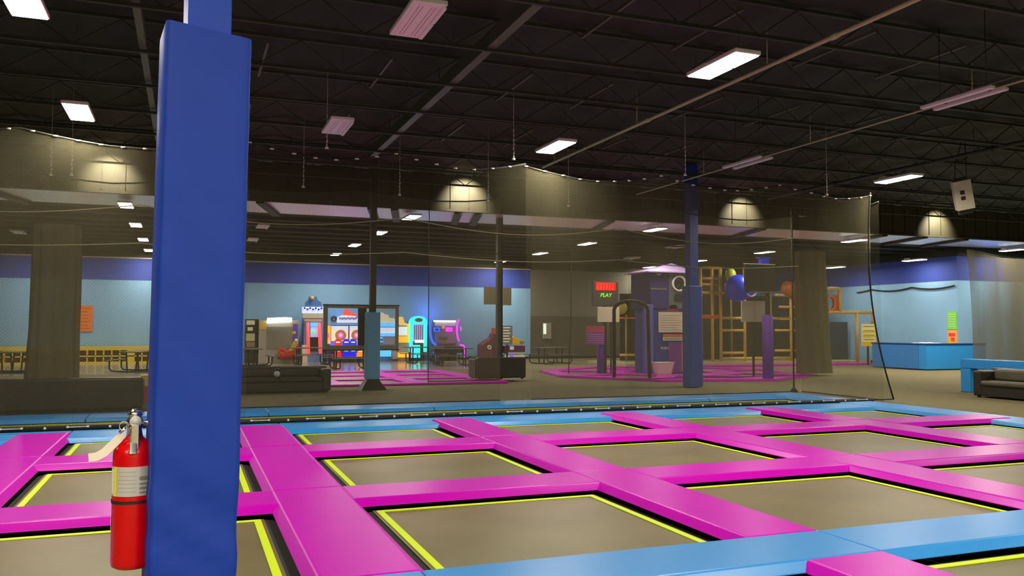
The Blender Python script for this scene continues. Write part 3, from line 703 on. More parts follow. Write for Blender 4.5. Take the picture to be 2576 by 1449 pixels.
# ------------------------------------------------------------------ magenta decks beyond the net
def pad_poly(b, pts, z0, z1):
    n = len(pts); b.add([(x, y, z0) for x, y in pts]+[(x, y, z1) for x, y in pts], [tuple(range(n))[::-1], tuple(range(n, 2*n))]+[(i, (i+1) % n, n+(i+1) % n, n+i) for i in range(n)])
r = thing('small_trampoline_court', 'low magenta trampoline court beyond the net in front of the arcade floor', 'trampoline', (5.2, 27.4, 0))
xa = [1.5, 3.9, 6.3, 8.7]; ya = [24.2, 26.5, 28.8, 31.1]
for x in xa: b = MB(); b.box(x-.3, x+.3, ya[0]-.3, ya[3]+.3, .004, .07); b.build('frame_pad', M_mag, r, .02)
for i in range(3):
    for y in ya: b = MB(); b.box(xa[i]+.3, xa[i+1]-.3, y-.3, y+.3, .004, .068); b.build('frame_pad', M_mag, r, .02)
    for j in range(3):
        b = MB(); b.box(xa[i]+.3, xa[i+1]-.3, ya[j]+.3, ya[j+1]-.3, .004, .015); o = b.build('jumping_mat', M_bed, r)
        b = MB(); b.box(xa[i]+.42, xa[i+1]-.42, ya[j+1]-.5, ya[j+1]-.44, .015, .02); b.build('pale_line', M_cord, o)
oc = Vector((16.5, 27.0)); r = thing('octagon_trampoline', 'magenta eight-sided trampoline ring around the blue tower', 'trampoline', (oc.x, oc.y, 0))
def ringpad(b, ro, ri, z1, a0=0):
    for k in range(8):
        t0, t1 = math.radians(45*k+a0), math.radians(45*k+45+a0)
        pad_poly(b, [(oc.x+q*math.cos(t), oc.y+q*math.sin(t)) for q, t in ((ro, t0), (ro, t1), (ri, t1), (ri, t0))], .004, z1)
b = MB(); ringpad(b, 4.9, 4.3, .075, 10); b.build('outer_pad', M_mag, r)
b = MB(); ringpad(b, 4.3, 2.6, .02, 10); b.build('jumping_mat', M_bed, r)
b = MB(); ringpad(b, 4.2, 4.14, .026, 10); b.build('pale_line', M_cord, r)
b = MB(); ringpad(b, 2.6, 1.5, .075, 10); b.build('inner_pad', M_mag, r)
for k in range(8):
    t = math.radians(45*k+10); d = Vector((math.cos(t), math.sin(t))); nn = Vector((-d.y, d.x))*.3; c = Vector((oc.x, oc.y))
    b = MB(); pad_poly(b, [tuple(c+d*2.6-nn), tuple(c+d*4.4-nn), tuple(c+d*4.4+nn), tuple(c+d*2.6+nn)], .02, .078); b.build('spoke_pad', M_mag, r)
q = onz(2030, 921, 0)
b = MB(); b.box(20.5, 29.6, 30.9, 31.5, .004, .08); tag(b.build('floor_pad', M_mag), 'thin magenta floor pad running to the blue padded box at the right', 'pad')

# ------------------------------------------------------------------ tower
ty = 26.9
tx0, tx1 = ony(1646, 850, ty-.7).x, ony(1728, 850, ty-.7).x
zc = ony(1690, 778, ty-.7).z; zt = ony(1690, 687, ty-.7).z; zp = ony(1690, 662, ty).z
r = thing('play_tower', 'blue and purple play tower with a pale purple pyramid roof and a white porthole ring', 'tower', ((tx0+tx1)/2, ty, 0))
yf = ty-.7; yk = ty+.7
mt_d = mat('tower_navy', (.03, .035, .2), .6, noise=.2); mt_b = mat('tower_blue', (.02, .05, .32), .5); mt_l = mat('tower_slate', (.15, .16, .55), .5)
b = MB(); b.box(tx0, tx1, yf, yk, 0, zc); b.build('lower_body', mt_b, r, .02)
xm = ony(1682, 730, yf).x; xl = tx0-.15
b = MB(); b.box(xl, xm, yf-.02, yk, zc+.02, zt); b.build('upper_body', mt_d, r, .01)
b = MB(); b.box(xm, tx1+.1, yf-.03, yk, zc+.02, zt); b.build('speaker_face', mat('face_grey', (.14, .17, .18), .5), r)
cxp = ony(1706, 714, yf).x; czp = ony(1706, 714, yf).z
b = MB(); b.ringY(cxp, czp, yf-.09, yf-.03, .29, .22); b.build('porthole_ring', M_white, r)
b = MB(); b.ringY(cxp, czp, yf-.05, yf-.032, .22, .001); b.build('porthole_glass', M_steel, r)
x0, x1, z0, z1 = rect(1695, 741, 1718, 758, yf); b = MB(); b.box(x0, x1, yf-.05, yf-.03, z0, z1); b.build('small_window', M_steel, r)
x0, x1, z0, z1 = rect(1636, 724, 1676, 729, yf)
b = MB(); n = 9
for i in range(n): xx = x0+(x1-x0)*i/n; b.box(xx, xx+(x1-x0)/n*.8, yf-.03, yf-.02, z0, z1-.02*(i % 2)); 
b.build('name_strip', M_textm, r)
px_c = (xl+tx1+.1)/2
b = MB(); e = .18
base = [(xl-e, yf-e), (tx1+.1+e, yf-e), (tx1+.1+e, yk+e), (xl-e, yk+e)]; apex = (ony(1690, 662, ty).x, ty, zp)
b.add([(x, y, zt) for x, y in base]+[(x, y, zt+.04) for x, y in base]+[apex], [(3, 2, 1, 0), (0, 1, 5, 4), (1, 2, 6, 5), (2, 3, 7, 6), (3, 0, 4, 7), (4, 5, 8), (5, 6, 8), (6, 7, 8), (7, 4, 8)])
b.build('pyramid_roof', mat('lavender_roof', (.52, .38, .72), .5), r)
x0, x1, z0, z1 = rect(1648, 688, 1664, 694, yf); b = MB(); b.prismY([(x0, z1), ((x0+x1)/2, z0), (x1, z1)], yf-.04, yf-.02); b.build('pennant', M_board, r)
x0, x1, z0, z1 = rect(1622, 766, 1646, 935, yf-.2); b = MB(); b.obox(((x0+x1)/2, yf-.1, z1/2), (x1-x0, .12, z1), .1); b.build('side_panel', mt_l, r, .02)
x0, x1, z0, z1 = rect(1657, 785, 1720, 836, yf-.06); b = MB(); b.box(x0, x1, yf-.06, yf-.03, z0, z1); o = b.build('rules_board', M_board, r)
b = MB()
for i in range(7): b.box(x0+.08, x1-.1-.07*(i % 3), yf-.064, yf-.06, z1-.12-.085*i, z1-.108-.085*i)
b.build('faint_lines', mat('faint_ink', (.52, .47, .33), .7), o)
x0, x1, z0, z1 = rect(1668, 842, 1720, 857, yf-.05); b = MB(); b.box(x0, x1, yf-.05, yf-.02, z0, z0+.13); o = b.build('white_sign', M_board, r)
b = MB(); b.box(x0+.05, x1-.03, yf-.054, yf-.05, z0+.08, z0+.1); b.box(x0+.05, x1-.03, yf-.054, yf-.05, z0+.035, z0+.055); b.build('print_lines', mat('green_ink', (.1, .3, .12), .6), o)
b = MB(); b.box(x0, x1, yf-.05, yf-.02, z0+.14, z1+.02); b.build('orange_sign', M_orange, r)
x0, x1, z0, z1 = rect(1681, 860, 1714, 938, yf-.02); b = MB(); b.box(x0, x1, yf-.03, yf, z0, z1); b.build('purple_panel', mat('tower_purple', (.2, .03, .32), .5), r)
x0, x1, z0, z1 = rect(1714, 860, 1722, 934, yf-.02); b = MB(); b.box(x0, x1, yf-.05, yf, z0, z1); b.build('striped_edge', mat('salmon', (.7, .28, .2), .5), r)
q = ony(1672, 876, yf-.03); text_part('PUSH', .13, M_board, r, (q.x, yf-.03, q.z), FRONT)
x0, x1, z0, z1 = rect(1667, 767, 1708, 785, yf-.02); b = MB(); b.prismY([(x0+.1, z0), (x1, z0), (x1-.1, z1), ((x0+x1)/2, z1)], yf-.03, yf); b.build('red_arrow_panel', mat('maroon', (.25, .02, .08), .5), r)
x0, x1, z0, z1 = rect(1650, 916, 1694, 943, yf-.6); cxx = (x0+x1)/2
r = thing('white_bin', 'cream tapered bin in front of the blue tower', 'bin', (cxx, yf-.45, .08))
b = MB(); b.frus((cxx-.24, cxx+.24, yf-.65, yf-.3), (cxx-.31, cxx+.31, yf-.7, yf-.25), .08, .46); b.build('bin_body', M_board, r)
b = MB(); b.frus((cxx-.33, cxx+.33, yf-.72, yf-.23), (cxx-.33, cxx+.33, yf-.72, yf-.23), .46, .49); b.build('bin_rim', M_board, r)

# scoreboard and sign on the left of the tower
sy_ = 27.5; x0, x1, z0, z1 = rect(1492, 708, 1556, 770, sy_)
r = thing('scoreboard', 'red and green LED scoreboard on a dark pole left of the tower', 'scoreboard', ((x0+x1)/2, sy_, 0))
b = MB(); b.box(x0, x1, sy_, sy_+.12, z0, z1); b.build('case', mat('case_grey', (.07, .06, .05), .5), r, .01)
b = MB(); b.box((x0+x1)/2-.05, (x0+x1)/2+.05, sy_+.05, sy_+.15, 0, z0); b.build('pole', M_steel, r)
xx0, xx1, zz0, zz1 = rect(1498, 711, 1548, 731, sy_); b = MB(); b.box(xx0, xx1, sy_-.02, sy_, zz0, zz1); o = b.build('red_display', glow('led_red_dim', (.9, .0, .0), .9), r, .01)
b = MB(); n = 6
for i in range(n):
    a = xx0+.04+(xx1-xx0-.08)*i/n; b.prismY([(a, zz0+.04), (a+.04, zz0+.04), (a+.09, zz1-.04), (a+.05, zz1-.04)], sy_-.03, sy_-.02); b.box(a, a+.08, sy_-.03, sy_-.02, zz0+.03, zz0+.055)
b.build('led_digits', E_red, o)
q = ony(1523, 743, sy_); text_part('PLAY', .20, E_green, r, (q.x, sy_-.02, q.z), FRONT, 'lettering', .008, 'CENTER', .25)
x0, x1, z0, z1 = rect(1504, 772, 1558, 810, 26.5); r = thing('cream_sign_board', 'cream sign board hanging under the red scoreboard', 'sign', ((x0+x1)/2, 26.5, z0), 'blank cream sign boards')
b = MB(); b.box(x0, x1, 26.5, 26.54, z0, z1); b.build('board', M_board, r)
b = MB(); b.box((x0+x1)/2+.1, (x0+x1)/2+.14, 26.54, 26.6, .08, z1+.1); b.build('pole', M_steel, r)
sy2 = 27.2; x0, x1, z0, z1 = rect(1475, 820, 1521, 867, sy2)
r = thing('rules_sign', 'purple and red rules sign on a purple padded pole', 'sign', ((x0+x1)/2, sy2, 0))
b = MB(); b.box(x0, x1, sy2, sy2+.05, z0, z1); b.build('board', mat('sign_purple', (.24, .06, .26), .6), r)
b = MB(); b.box(x0, x1, sy2-.005, sy2, z1-.22, z1); b.build('red_header', mat('sign_red', (.45, .07, .12), .6), r)
b = MB()
for i in range(5): b.box(x0+.05, x1-.06, sy2-.005, sy2, z1-.32-.07*i, z1-.30-.07*i)
b.build('print_lines', mat('lilac_ink', (.4, .25, .5), .6), r)
cx = x1-.1; b = MB(); b.lathe([(.11, 0), (.11, z1)], (cx, sy2+.17, 0), 14); b.build('padded_pole', M_purple, r)
# arched net doorway
p0 = onz(1541, 952, 0); p1 = onz(1634, 955, 0); yA = (p0.y+p1.y)/2; zt_ = ony(1590, 757, yA).z; xa_, xb_ = ony(1545, 870, yA).x, ony(1630, 870, yA).x
b = MB(); pts = [(xa_, yA, 0), (xa_, yA, zt_-.35)]
for i in range(9): t = math.pi*i/8; pts.append(((xa_+xb_)/2-(xb_-xa_)/2*math.cos(t), yA, zt_-.3+.3*math.sin(t)))
pts += [(xb_, yA, zt_-.35), (xb_+.06, yA, 0)]
b.tube(pts, .06, 10); tag(b.build('arched_doorway', M_black), 'black padded arch doorway left of the tower', 'arch')
pc = onz(1430, 945, 0); b = MB(); b.tube([(pc.x, pc.y, 0), (pc.x+.1, pc.y, 2.0), (pc.x+.12, pc.y, 4.5)], .018, 6); tag(b.build('hanging_cord', M_rope), 'thin dark cord hanging at the left of the octagon ring', 'rope')
pc = ony(1079, 660, 24.0); b = MB(); b.tube([(pc.x, 24, .0), (pc.x, 24, 5.2)], .012, 6); tag(b.build('hanging_cord', M_rope), 'thin dark cord hanging in front of the neon machines', 'rope')

# ------------------------------------------------------------------ climbing frame
cy1, cy2 = 33.5, 35.5
r = thing('climbing_frame', 'ochre tube climbing frame with blue ball pod, orange slide and dark netting behind the tower', 'playground', ony(1900, 905, cy1).xy.to_3d())
def pole(px, top, y, bot=None, m=M_ochre, rad=.07):
    x = ony(px, (top+900)/2, y).x; z1 = ony(px, top, y).z; z0 = ony(px, bot, y).z if bot else 0
    b = MB(); b.tube([(x, y, z0), (x, y, z1)], rad, 8); b.build('upright_tube', m, r)
def bar(pa, pb, py, y, m=M_ochre, rad=.06):
    a = ony(pa, py, y); c = ony(pb, py, y); b = MB(); b.tube([a, (c.x, y, a.z)], rad, 8); b.build('cross_tube', m, r)
for px, tp in ((1763, 672), (1792, 672), (1813, 672), (1873, 672), (1990, 715), (2022, 740)): pole(px, tp, cy1)
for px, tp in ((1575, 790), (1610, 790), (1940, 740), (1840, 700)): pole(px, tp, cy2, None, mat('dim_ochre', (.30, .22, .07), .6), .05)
for a, c, py in ((1760, 1812, 673), (1765, 1813, 700), (1760, 1813, 715), (1760, 1820, 736), (1812, 1873, 831), (1812, 1873, 888), (1813, 1990, 902), (1812, 1990, 800), (1950, 2062, 742), (1960, 2062, 772), (1960, 2020, 802), (1950, 2010, 831), (1950, 2005, 882)): bar(a, c, py, cy1)
bar(1760, 1807, 797, cy1, M_orange, .09); bar(1558, 1620, 800, cy2, M_orange, .04); bar(1560, 1622, 893, cy2)
q = ony(1857, 725, cy1-1.0); b = MB(); b.ball((q.x, q.y, q.z), .62); o = b.build('ball_pod', M_bluep, r)
b = MB(); b.ringY(q.x+.32, q.z-.1, q.y-.56, q.y-.40, .34, .26); b.build('pod_window', mat('pod_rim', (.25, .18, .4), .4), o)
q = ony(1838, 692, cy1-.6); b = MB(); b.ball((q.x, q.y, q.z), .25, sz=1.3); b.build('green_pod', mat('lime_plastic', (.45, .55, .04), .4), r)
a = ony(1975, 722, cy1-.2); c = ony(2022, 760, cy1-.2); b = MB(); b.tube([a, ((a.x+c.x)/2, a.y, a.z-.15), c, (c.x+.05, c.y, c.z-1.0)], [.3, .38, .36, .3], 14); b.build('slide_tube', mat('burnt_orange', (.42, .10, .01), .5), r)
q = ony(2022, 880, cy1-.4); b = MB(); b.lathe([(.25, 0), (.26, 1.0), (.18, 1.4), (.02, 1.5)], (q.x, q.y, 0), 18); b.build('purple_pillar', mat('dusk_purple', (.10, .05, .18), .5), r)
q = ony(1637, 780, cy2); b = MB(); b.ball((ony(1562, 775, cy2).x, cy2, ony(1562, 775, cy2).z), .3); b.build('yellow_pod', mat('olive_yellow', (.45, .4, .04), .4), r)
b = MB(); x0, x1 = ony(1560, 840, 36).x, ony(2060, 840, 36).x; b.box(x0, x1, 36, 36.05, .12, 3.3); b.build('dark_netting', mat('dark_play_net', (.03, .028, .018), .8), r)
b = MB(); b.box(ony(1560, 905, 33.2).x, 31.1, 32.6, 36.5, 0, .12); b.build('cream_platform', M_cream, r)
fy = 31.7
r = thing('porthole_climber', 'yellow tube frame with an orange porthole panel near the right blue wall', 'playground', ony(2090, 890, fy).xy.to_3d())
x0, x1, z0, z1 = rect(2066, 726, 2112, 785, fy)
for n_, pts in (('upright_tube', [(x0, fy, 0), (x0, fy, z1)]), ('upright_tube', [(x1, fy, z0), (x1, fy, z1)]), ('cross_tube', [(x0, fy, z1), (x1, fy, z1)]), ('cross_tube', [(x0, fy, z0), (ony(2196, 788, fy).x, fy, z0)]),
                ('brace_tube', [(x0, fy, z0-.5), (x0+.35, fy, z0)]), ('upright_tube', [(ony(2196, 800, fy).x, fy, z0+.15), (ony(2196, 800, fy).x, fy, z0-.7)]), ('upright_tube', [(ony(2156, 850, fy).x, fy, 0), (ony(2156, 850, fy).x, fy, z0)])):
    b = MB(); b.tube(pts, .075, 8); b.build(n_, M_ochre, r)
b = MB(); xc, zc2 = (x0+x1)/2, z0+(z1-z0)*.38; a_, h_ = (x1-x0)/2-.08, (z1-z0)*.36
n = 24; vs = []
for k in range(n):
    t = 2*math.pi*k/n; vs.append((xc+.20*math.cos(t), fy+.02, zc2+.30*math.sin(t)))
for k in range(n):
    t = 2*math.pi*k/n; s = min(1/max(1e-6, abs(math.cos(t))), 1/max(1e-6, abs(math.sin(t)))); vs.append((xc+a_*math.cos(t)*s, fy+.02, zc2+h_*math.sin(t)*s))
vs += [(v[0], fy+.1, v[2]) for v in vs]
fs = []
for k in range(n):
    q2 = (k+1) % n; fs += [(k, q2, n+q2, n+k), (2*n+k, 3*n+k, 3*n+q2, 2*n+q2), (k, 2*n+k, 2*n+q2, q2), (n+k, n+q2, 3*n+q2, 3*n+k)]
b.add(vs, fs); b.build('orange_panel', mat('deep_orange', (.5, .10, .01), .5), r)
b = MB(); b.ringY(xc, zc2, fy-.05, fy+.04, .27, .21, 28, 1, 1.4); b.build('porthole_rim', M_orange, r)
b = MB(); b.box(28.9, 31.0, 34, 34.05, .12, 2.0); tag(b.build('netting_screen', mat('slate_net', (.05, .06, .07), .8)), 'dark netting screen behind the yellow porthole climber', 'screen')
x0, x1, z0, z1 = rect(2168, 815, 2203, 871, 30.6)
r = thing('yellow_sign', 'yellow rules sign left of the blue padded box', 'sign', ((x0+x1)/2, 30.6, 0))
b = MB(); b.box(x0, x1, 30.6, 30.64, z0, z1); b.build('board', mat('sign_yellow', (.98, .84, .30), .6), r)
b = MB(); b.box(x0, x1, 30.59, 30.6, z0, z0+.2)
for i in (.42, .62): b.box(x0+.05, x1-.05, 30.59, 30.6, z0+(z1-z0)*i, z0+(z1-z0)*i+.1)
b.build('yellow_bands', M_yel, r)
b = MB(); b.box((x0+x1)/2-.03, (x0+x1)/2+.03, 30.64, 30.7, 0, z1); b.build('pole', M_steel, r)
b = MB()
for i in range(4): b.box(x0+.1, x1-.1, 30.585, 30.59, z1-.12-.2*i, z1-.09-.2*i)
b.build('print_lines', M_textm, r)

# blue padded box, posters, rope on the right wall
r = thing('padded_box', 'large bright blue padded box against the right light blue wall', 'box', (29.3, 27.2, 0))
zt2 = 1.03
b = MB(); b.box(27.65, 30.9, 26.0, 26.4, .03, zt2); b.build('front_panel', M_blue, r, .03)
b = MB(); b.box(27.65, 28.0, 26.4, 28.9, .03, zt2); b.build('side_panel', mat('mid_blue_vinyl', (.04, .22, .60), .5), r, .03)
b = MB(); b.box(27.62, 30.93, 25.97, 26.42, zt2, zt2+.05); b.box(27.62, 28.03, 26.42, 28.93, zt2, zt2+.05); b.build('dark_rim', M_dkblue, r, .01)
b = MB(); b.sheet(lambda u, v: (28.0+2.9*u, 26.42+2.48*v, zt2-.1+.16*math.sin(math.pi*u)*math.sin(math.pi*v)+.02*math.sin(u*40)*math.sin(v*33)), 24, 20); b.box(28.0, 30.9, 26.42, 28.9, .6, zt2-.12); b.build('foam_fill', mat('pale_foam', (.75, .75, .8), .8, bump=1, bscale=6), r)
def poster(x, ya, yb_, z0, z1, m, label, lines=None):
    b = MB(); b.box(x-.03, x, ya, yb_, z0, z1); rr_ = thing('wall_poster', label, 'poster', (x-.015, (ya+yb_)/2, z0), 'wall posters'); b.build('sheet', m, rr_); return rr_
pa = onx(2384, 820, XR); pb = onx(2408, 820, XR); zz = lambda py: onx(2396, py, XR).z
r = poster(XR, pb.y, pa.y, zz(828), zz(784), M_green, 'green poster on the right wall, above the orange one')
b = MB()
for i in range(6): b.box(XR-.04, XR-.03, pb.y+.05, pa.y-.05, zz(822-6*i), zz(820-6*i))
b.build('print_lines', mat('pale_green_ink', (.5, .8, .3), .6), r)
r = poster(XR, pb.y, pa.y, zz(866), zz(830), mat('amber_print', (.9, .42, .05), .6), 'orange poster with red blot on the right wall, below the green one')
b = MB(); b.box(XR-.04, XR-.03, pb.y+.08, pa.y-.08, zz(846), zz(838)); b.box(XR-.045, XR-.035, pb.y+.12, pa.y-.2, zz(858), zz(849)); b.build('red_blot', mat('crimson_ink', (.8, .05, .08), .6), r)
pts = []
for i in range(81):
    t = i/80; y_ = 33.6-5.8*t; pts.append((XR-.05, y_, 3.58-.12*(1-(2*((t*2.35+.6) % 1)-1)**2)))
b = MB(); b.tube(pts, .032, 6); tag(b.build('wall_cable', M_black), 'black cable looped in swags along the right blue wall', 'cable')
# loudspeaker
q = ony(2422, 490, 15.5); Ms = Matrix.Rotation(math.radians(-40), 3, 'Z') @ Matrix.Rotation(math.radians(-10), 3, 'Y') @ Matrix.Rotation(math.radians(12), 3, 'X')
r = thing('loudspeaker', 'white loudspeaker tilted down on a black ceiling bracket', 'speaker', q)
b = MB(); b.obox(q, (.40, .32, .72), mtx=Ms); b.build('cabinet', mat('speaker_white', (.82, .76, .55), .5), r, .01)
for dz, hh in ((.07, .10), (-.07, .09)):
    b = MB(); b.obox(q+Ms @ Vector((-.03, -.165, dz)), (.10, .012, hh), mtx=Ms); b.build('horn_slot', mat('horn_maroon', (.06, .01, .015), .5), r, .004)
b = MB(); t0 = q+Ms @ Vector((-.12, 0, .38)); t1 = q+Ms @ Vector((.14, 0, .38))
b.tube([t0, t0+Vector((.02, 0, .4)), (q.x, q.y, 6.28)], .012, 6); b.tube([t1, t1+Vector((0, 0, .35)), (q.x+.1, q.y, 6.28)], .012, 6); b.obox(q+Ms @ Vector((0, .05, .39)), (.3, .2, .05), mtx=Ms)
b.build('hanging_bracket', M_steel, r)
b = MB(); b.obox(q+Ms @ Vector((0, .05, -.42)), (.3, .2, .12), mtx=Ms); b.build('lower_bracket', M_steel, r)

# ------------------------------------------------------------------ left back: cubbies, poster, tables
r = thing('cubby_shelf', 'long low yellow cubby shelf along the back wall at the left', 'shelf', (-4, YB-.3, 0))
cz = .78; xL, xR_ = ony(-60, 900, YB-.5).x, ony(381, 900, YB-.5).x
b = MB(); b.box(xL, xR_, YB-.08, YB-.04, .1, cz); b.build('back_panel', mat('cubby_inside', (.35, .22, .05), .7), r)
b = MB(); b.box(xL, xR_, YB-.5, YB-.04, cz-.17, cz); b.box(xL, xR_, YB-.5, YB-.08, .32, .37); b.box(xL, xR_, YB-.5, YB-.08, 0, .10)
x = xL
i = 0
while x < xR_:
    wd = .3 if i % 9 == 8 else .05
    b.box(x, min(x+wd, xR_), YB-.5, YB-.08, .1, cz-.17); x += wd+.28; i += 1
b.build('cubby_frame', mat('cubby_yellow', (.78, .58, .06), .6), r)
x0, x1, z0, z1 = rect(186, 768, 233, 834, YB-.05); r = thing('wall_poster', 'orange poster on the back wall at the left behind the gathered net', 'poster', ((x0+x1)/2, YB-.05, z0), 'wall posters')
b = MB(); b.box(x0, x1, YB-.05, YB-.01, z0, z1); b.build('sheet', M_postero, r)
b = MB()
for i in range(7): b.box(x0+.1, x1-.1-.08*(i % 2), YB-.056, YB-.05, z1-.15-.15*i, z1-.12-.15*i)
b.build('print_lines', mat('dark_orange_ink', (.55, .1, .01), .6), r)
def make_table(topm=M_steel):
    r = thing('picnic_table', '', 'table', (0, 0, 0), 'picnic tables')
    b = MB(); b.box(-.9, .9, -.38, .38, .72, .76); b.build('table_top', topm, r, .01)
    for s in (-1, 1):
        b = MB(); b.box(-.9, .9, s*.78-.13, s*.78+.13, .42, .45); b.build('bench_seat', topm, r, .01)
    for s in (-.6, .6):
        b = MB(); pts = [(s, -.78, .42), (s, -.78, .14), (s, -.70, .05), (s, -.3, .03), (s, .3, .03), (s, .70, .05), (s, .78, .14), (s, .78, .42)]
        b.tube(pts, .03, 8); b.tube([(s, -.15, .03), (s, -.2, .72)], .03, 8); b.tube([(s, .15, .03), (s, .2, .72)], .03, 8); b.build('tube_leg_frame', M_steel, r)
    return r
TP = make_table(mat('mesh_top', (.10, .10, .09), .5)); first = True
for px, py, rz, lb in ((345, 935, 1.3, 'dark picnic table in front of the yellow cubbies, beside the blue column'), (30, 938, 1.5, 'picnic table at the far left edge in front of the cubbies'),
                       (632, 922, 1.6, 'dark picnic table just right of the blue padded column'), (880, 928, .1, 'dark picnic table in front of the racing seats'), (1028, 908, .1, 'dark picnic table before the teal neon machine'),
                       (1135, 920, .0, 'dark picnic table before the magenta neon machine'), (765, 912, .1, 'dark picnic table before the red neon game'), (1385, 915, .4, 'picnic table right of the light blue wall behind the dark net')):
    o = TP if first else copy_tree(TP); first = False
    q = onz(px, py, 0); o.location = (q.x, min(q.y, 38.6), .004); o.rotation_euler = (0, 0, rz); o['label'] = lb

# ------------------------------------------------------------------ arcade
YA = 41.3
def part_rect(parent, name, a, m, y=YA, d=.05, bevel=0, floor=False):
    x0, x1, z0, z1 = rect(*a, y)
    if floor: z0 = .005
    b = MB(); b.box(x0, x1, y, y+d, z0, z1); return b.build(name, m, parent, bevel)
def base_thing(name, label, cat, px, group=None): return thing(name, label, cat, (ony(px, 900, YA).x, YA+.4, .004), group)
# vending cabinet at left
r = base_thing('vending_cabinet', 'dark cabinet with pale panels just right of the blue padded column', 'cabinet', 634)
part_rect(r, 'body', (618, 803, 650, 912), M_steel, YA-.5, .8, 0, True)
part_rect(r, 'pale_panel', (620, 806, 641, 817), M_board, YA-.53); part_rect(r, 'pale_panel', (623, 823, 636, 832), M_board, YA-.53); part_rect(r, 'pale_panel', (619, 839, 641, 858), mat('lemon_panel', (.6, .58, .3), .5), YA-.53)
part_rect(r, 'brown_panel', (620, 860, 641, 873), mat('brown_panel', (.30, .2, .12), .6), YA-.53)
r = base_thing('photo_booth', 'grey booth with a glowing white header sign', 'booth', 700)
part_rect(r, 'body', (651, 806, 751, 914), M_greyk, YA-.7, 1.2, .02, True)
part_rect(r, 'grey_curtain', (672, 822, 736, 878), mat('curtain_grey', (.22, .22, .17), .8, noise=.2, nscale=4), YA-.74)
x0, x1, z0, z1 = rect(672, 799, 734, 814, YA-.8)
b = MB(); b.prismY([(x0, z0), (x0+.3, z0+.03), (x1, z0+.06), (x1, z1), (x0+.8, z1+.02), (x0+.4, z1), (x0, z1-.02)], YA-.9, YA-.75); b.build('lit_header', E_white, r, .02)
part_rect(r, 'orange_patch', (653, 808, 671, 829), M_ochre, YA-.72, .02); part_rect(r, 'dark_side', (737, 815, 750, 858), M_purple, YA-.72, .02)
part_rect(r, 'green_dot', (735, 833, 744, 840), mat('lime_print', (.5, .6, .15), .6), YA-.75, .02)
r = base_thing('kiddie_ride', 'red and yellow low kiddie ride at the right foot of the grey booth', 'ride', 728)
y_ = YA-1.6; P_ = lambda px, py: (ony(px, py, y_).x, ony(px, py, y_).z)
b = MB(); b.prismY([P_(703, 905), P_(703, 884), P_(715, 889), P_(733, 880), P_(751, 862), P_(755, 905)], y_, y_+.7); b.build('ride_body', M_red, r, .03)
b = MB(); b.prismY([P_(703, 886), P_(704, 878), P_(712, 875), P_(721, 881), P_(717, 887)], y_+.05, y_+.6); b.build('ride_nose', M_red, r, .03)
b = MB(); b.prismY([P_(728, 883), P_(738, 868), P_(744, 857), P_(750, 857), P_(749, 866), P_(735, 882)], y_-.02, y_+.5); b.build('yellow_wing', mat('mustard', (.6, .45, .04), .5), r)
b = MB(); b.ball((P_(745, 856)[0], y_, P_(745, 856)[1]), .07, 8); b.build('white_ball', M_white, r)
b = MB(); b.prismY([P_(703, 905), P_(755, 905), P_(755, 898), P_(703, 898)], y_-.03, y_+.75); b.build('plinth', mat('dark_red', (.2, .02, .01), .5), r)
# tall red neon game
r = base_thing('tall_arcade_game', 'tall arcade game with blue crowned top and two red neon columns', 'arcade machine', 788)
part_rect(r, 'body', (764, 800, 812, 905), mat('game_blue', (.15, .3, .62), .5), YA-.3, .9, 0, True)
P_ = lambda px, py: (ony(px, py, YA-.35).x, ony(px, py, YA-.35).z)
b = MB(); b.prismY([P_(768, 772), P_(770, 760), P_(776, 755), P_(779, 746), P_(787, 750), P_(796, 745), P_(800, 756), P_(808, 760), P_(810, 772)], YA-.35, YA-.1); b.build('crown', mat('crown_blue', (.05, .16, .42), .5), r)
b = MB(); b.ball((P_(785, 750)[0], YA-.38, P_(785, 750)[1]), .09, 8); b.build('gold_emblem', M_ochre, r)
part_rect(r, 'white_marquee', (762, 772, 812, 788), E_pale, YA-.4, .4); part_rect(r, 'cream_band', (762, 789, 812, 800), mat('cream_band', (.62, .6, .45), .5), YA-.42, .4)
part_rect(r, 'marquee_arch', (766, 801, 810, 809), mat('pale_arch', (.5, .45, .42), .5), YA-.4, .3)
b = MB()
for i in range(7): b.ball((P_(766+7*i, 775+(i % 2)*3)[0], YA-.42, P_(766, 775+(i % 2)*3)[1]), .05, 6)
b.build('blue_spots', M_bluep, r)
for a, c in (((774, 811), (776, 893)), ((803, 811), (806, 889))):
    p = ony(*a, YA-.5); q = ony(*c, YA-.5); b = MB(); b.tube([p, q], .075, 8); b.build('neon_column', glow('neon_red', (1, .08, .08), 1.3), r)
part_rect(r, 'blue_display', (781, 811, 800, 821), E_cyan, YA-.36); part_rect(r, 'glass_bay', (781, 822, 800, 848), E_lav, YA-.34, .03)
part_rect(r, 'dark_bay', (781, 849, 800, 884), M_steel, YA-.36); part_rect(r, 'cream_base', (760, 868, 774, 905), M_board, YA-.5, .4, 0, True)
b = MB(); p = ony(788, 835, YA-.42); b.ball(p, .09, 8); b.build('green_ball', glow('neon_green', (.05, .9, .3), 1.2), r)
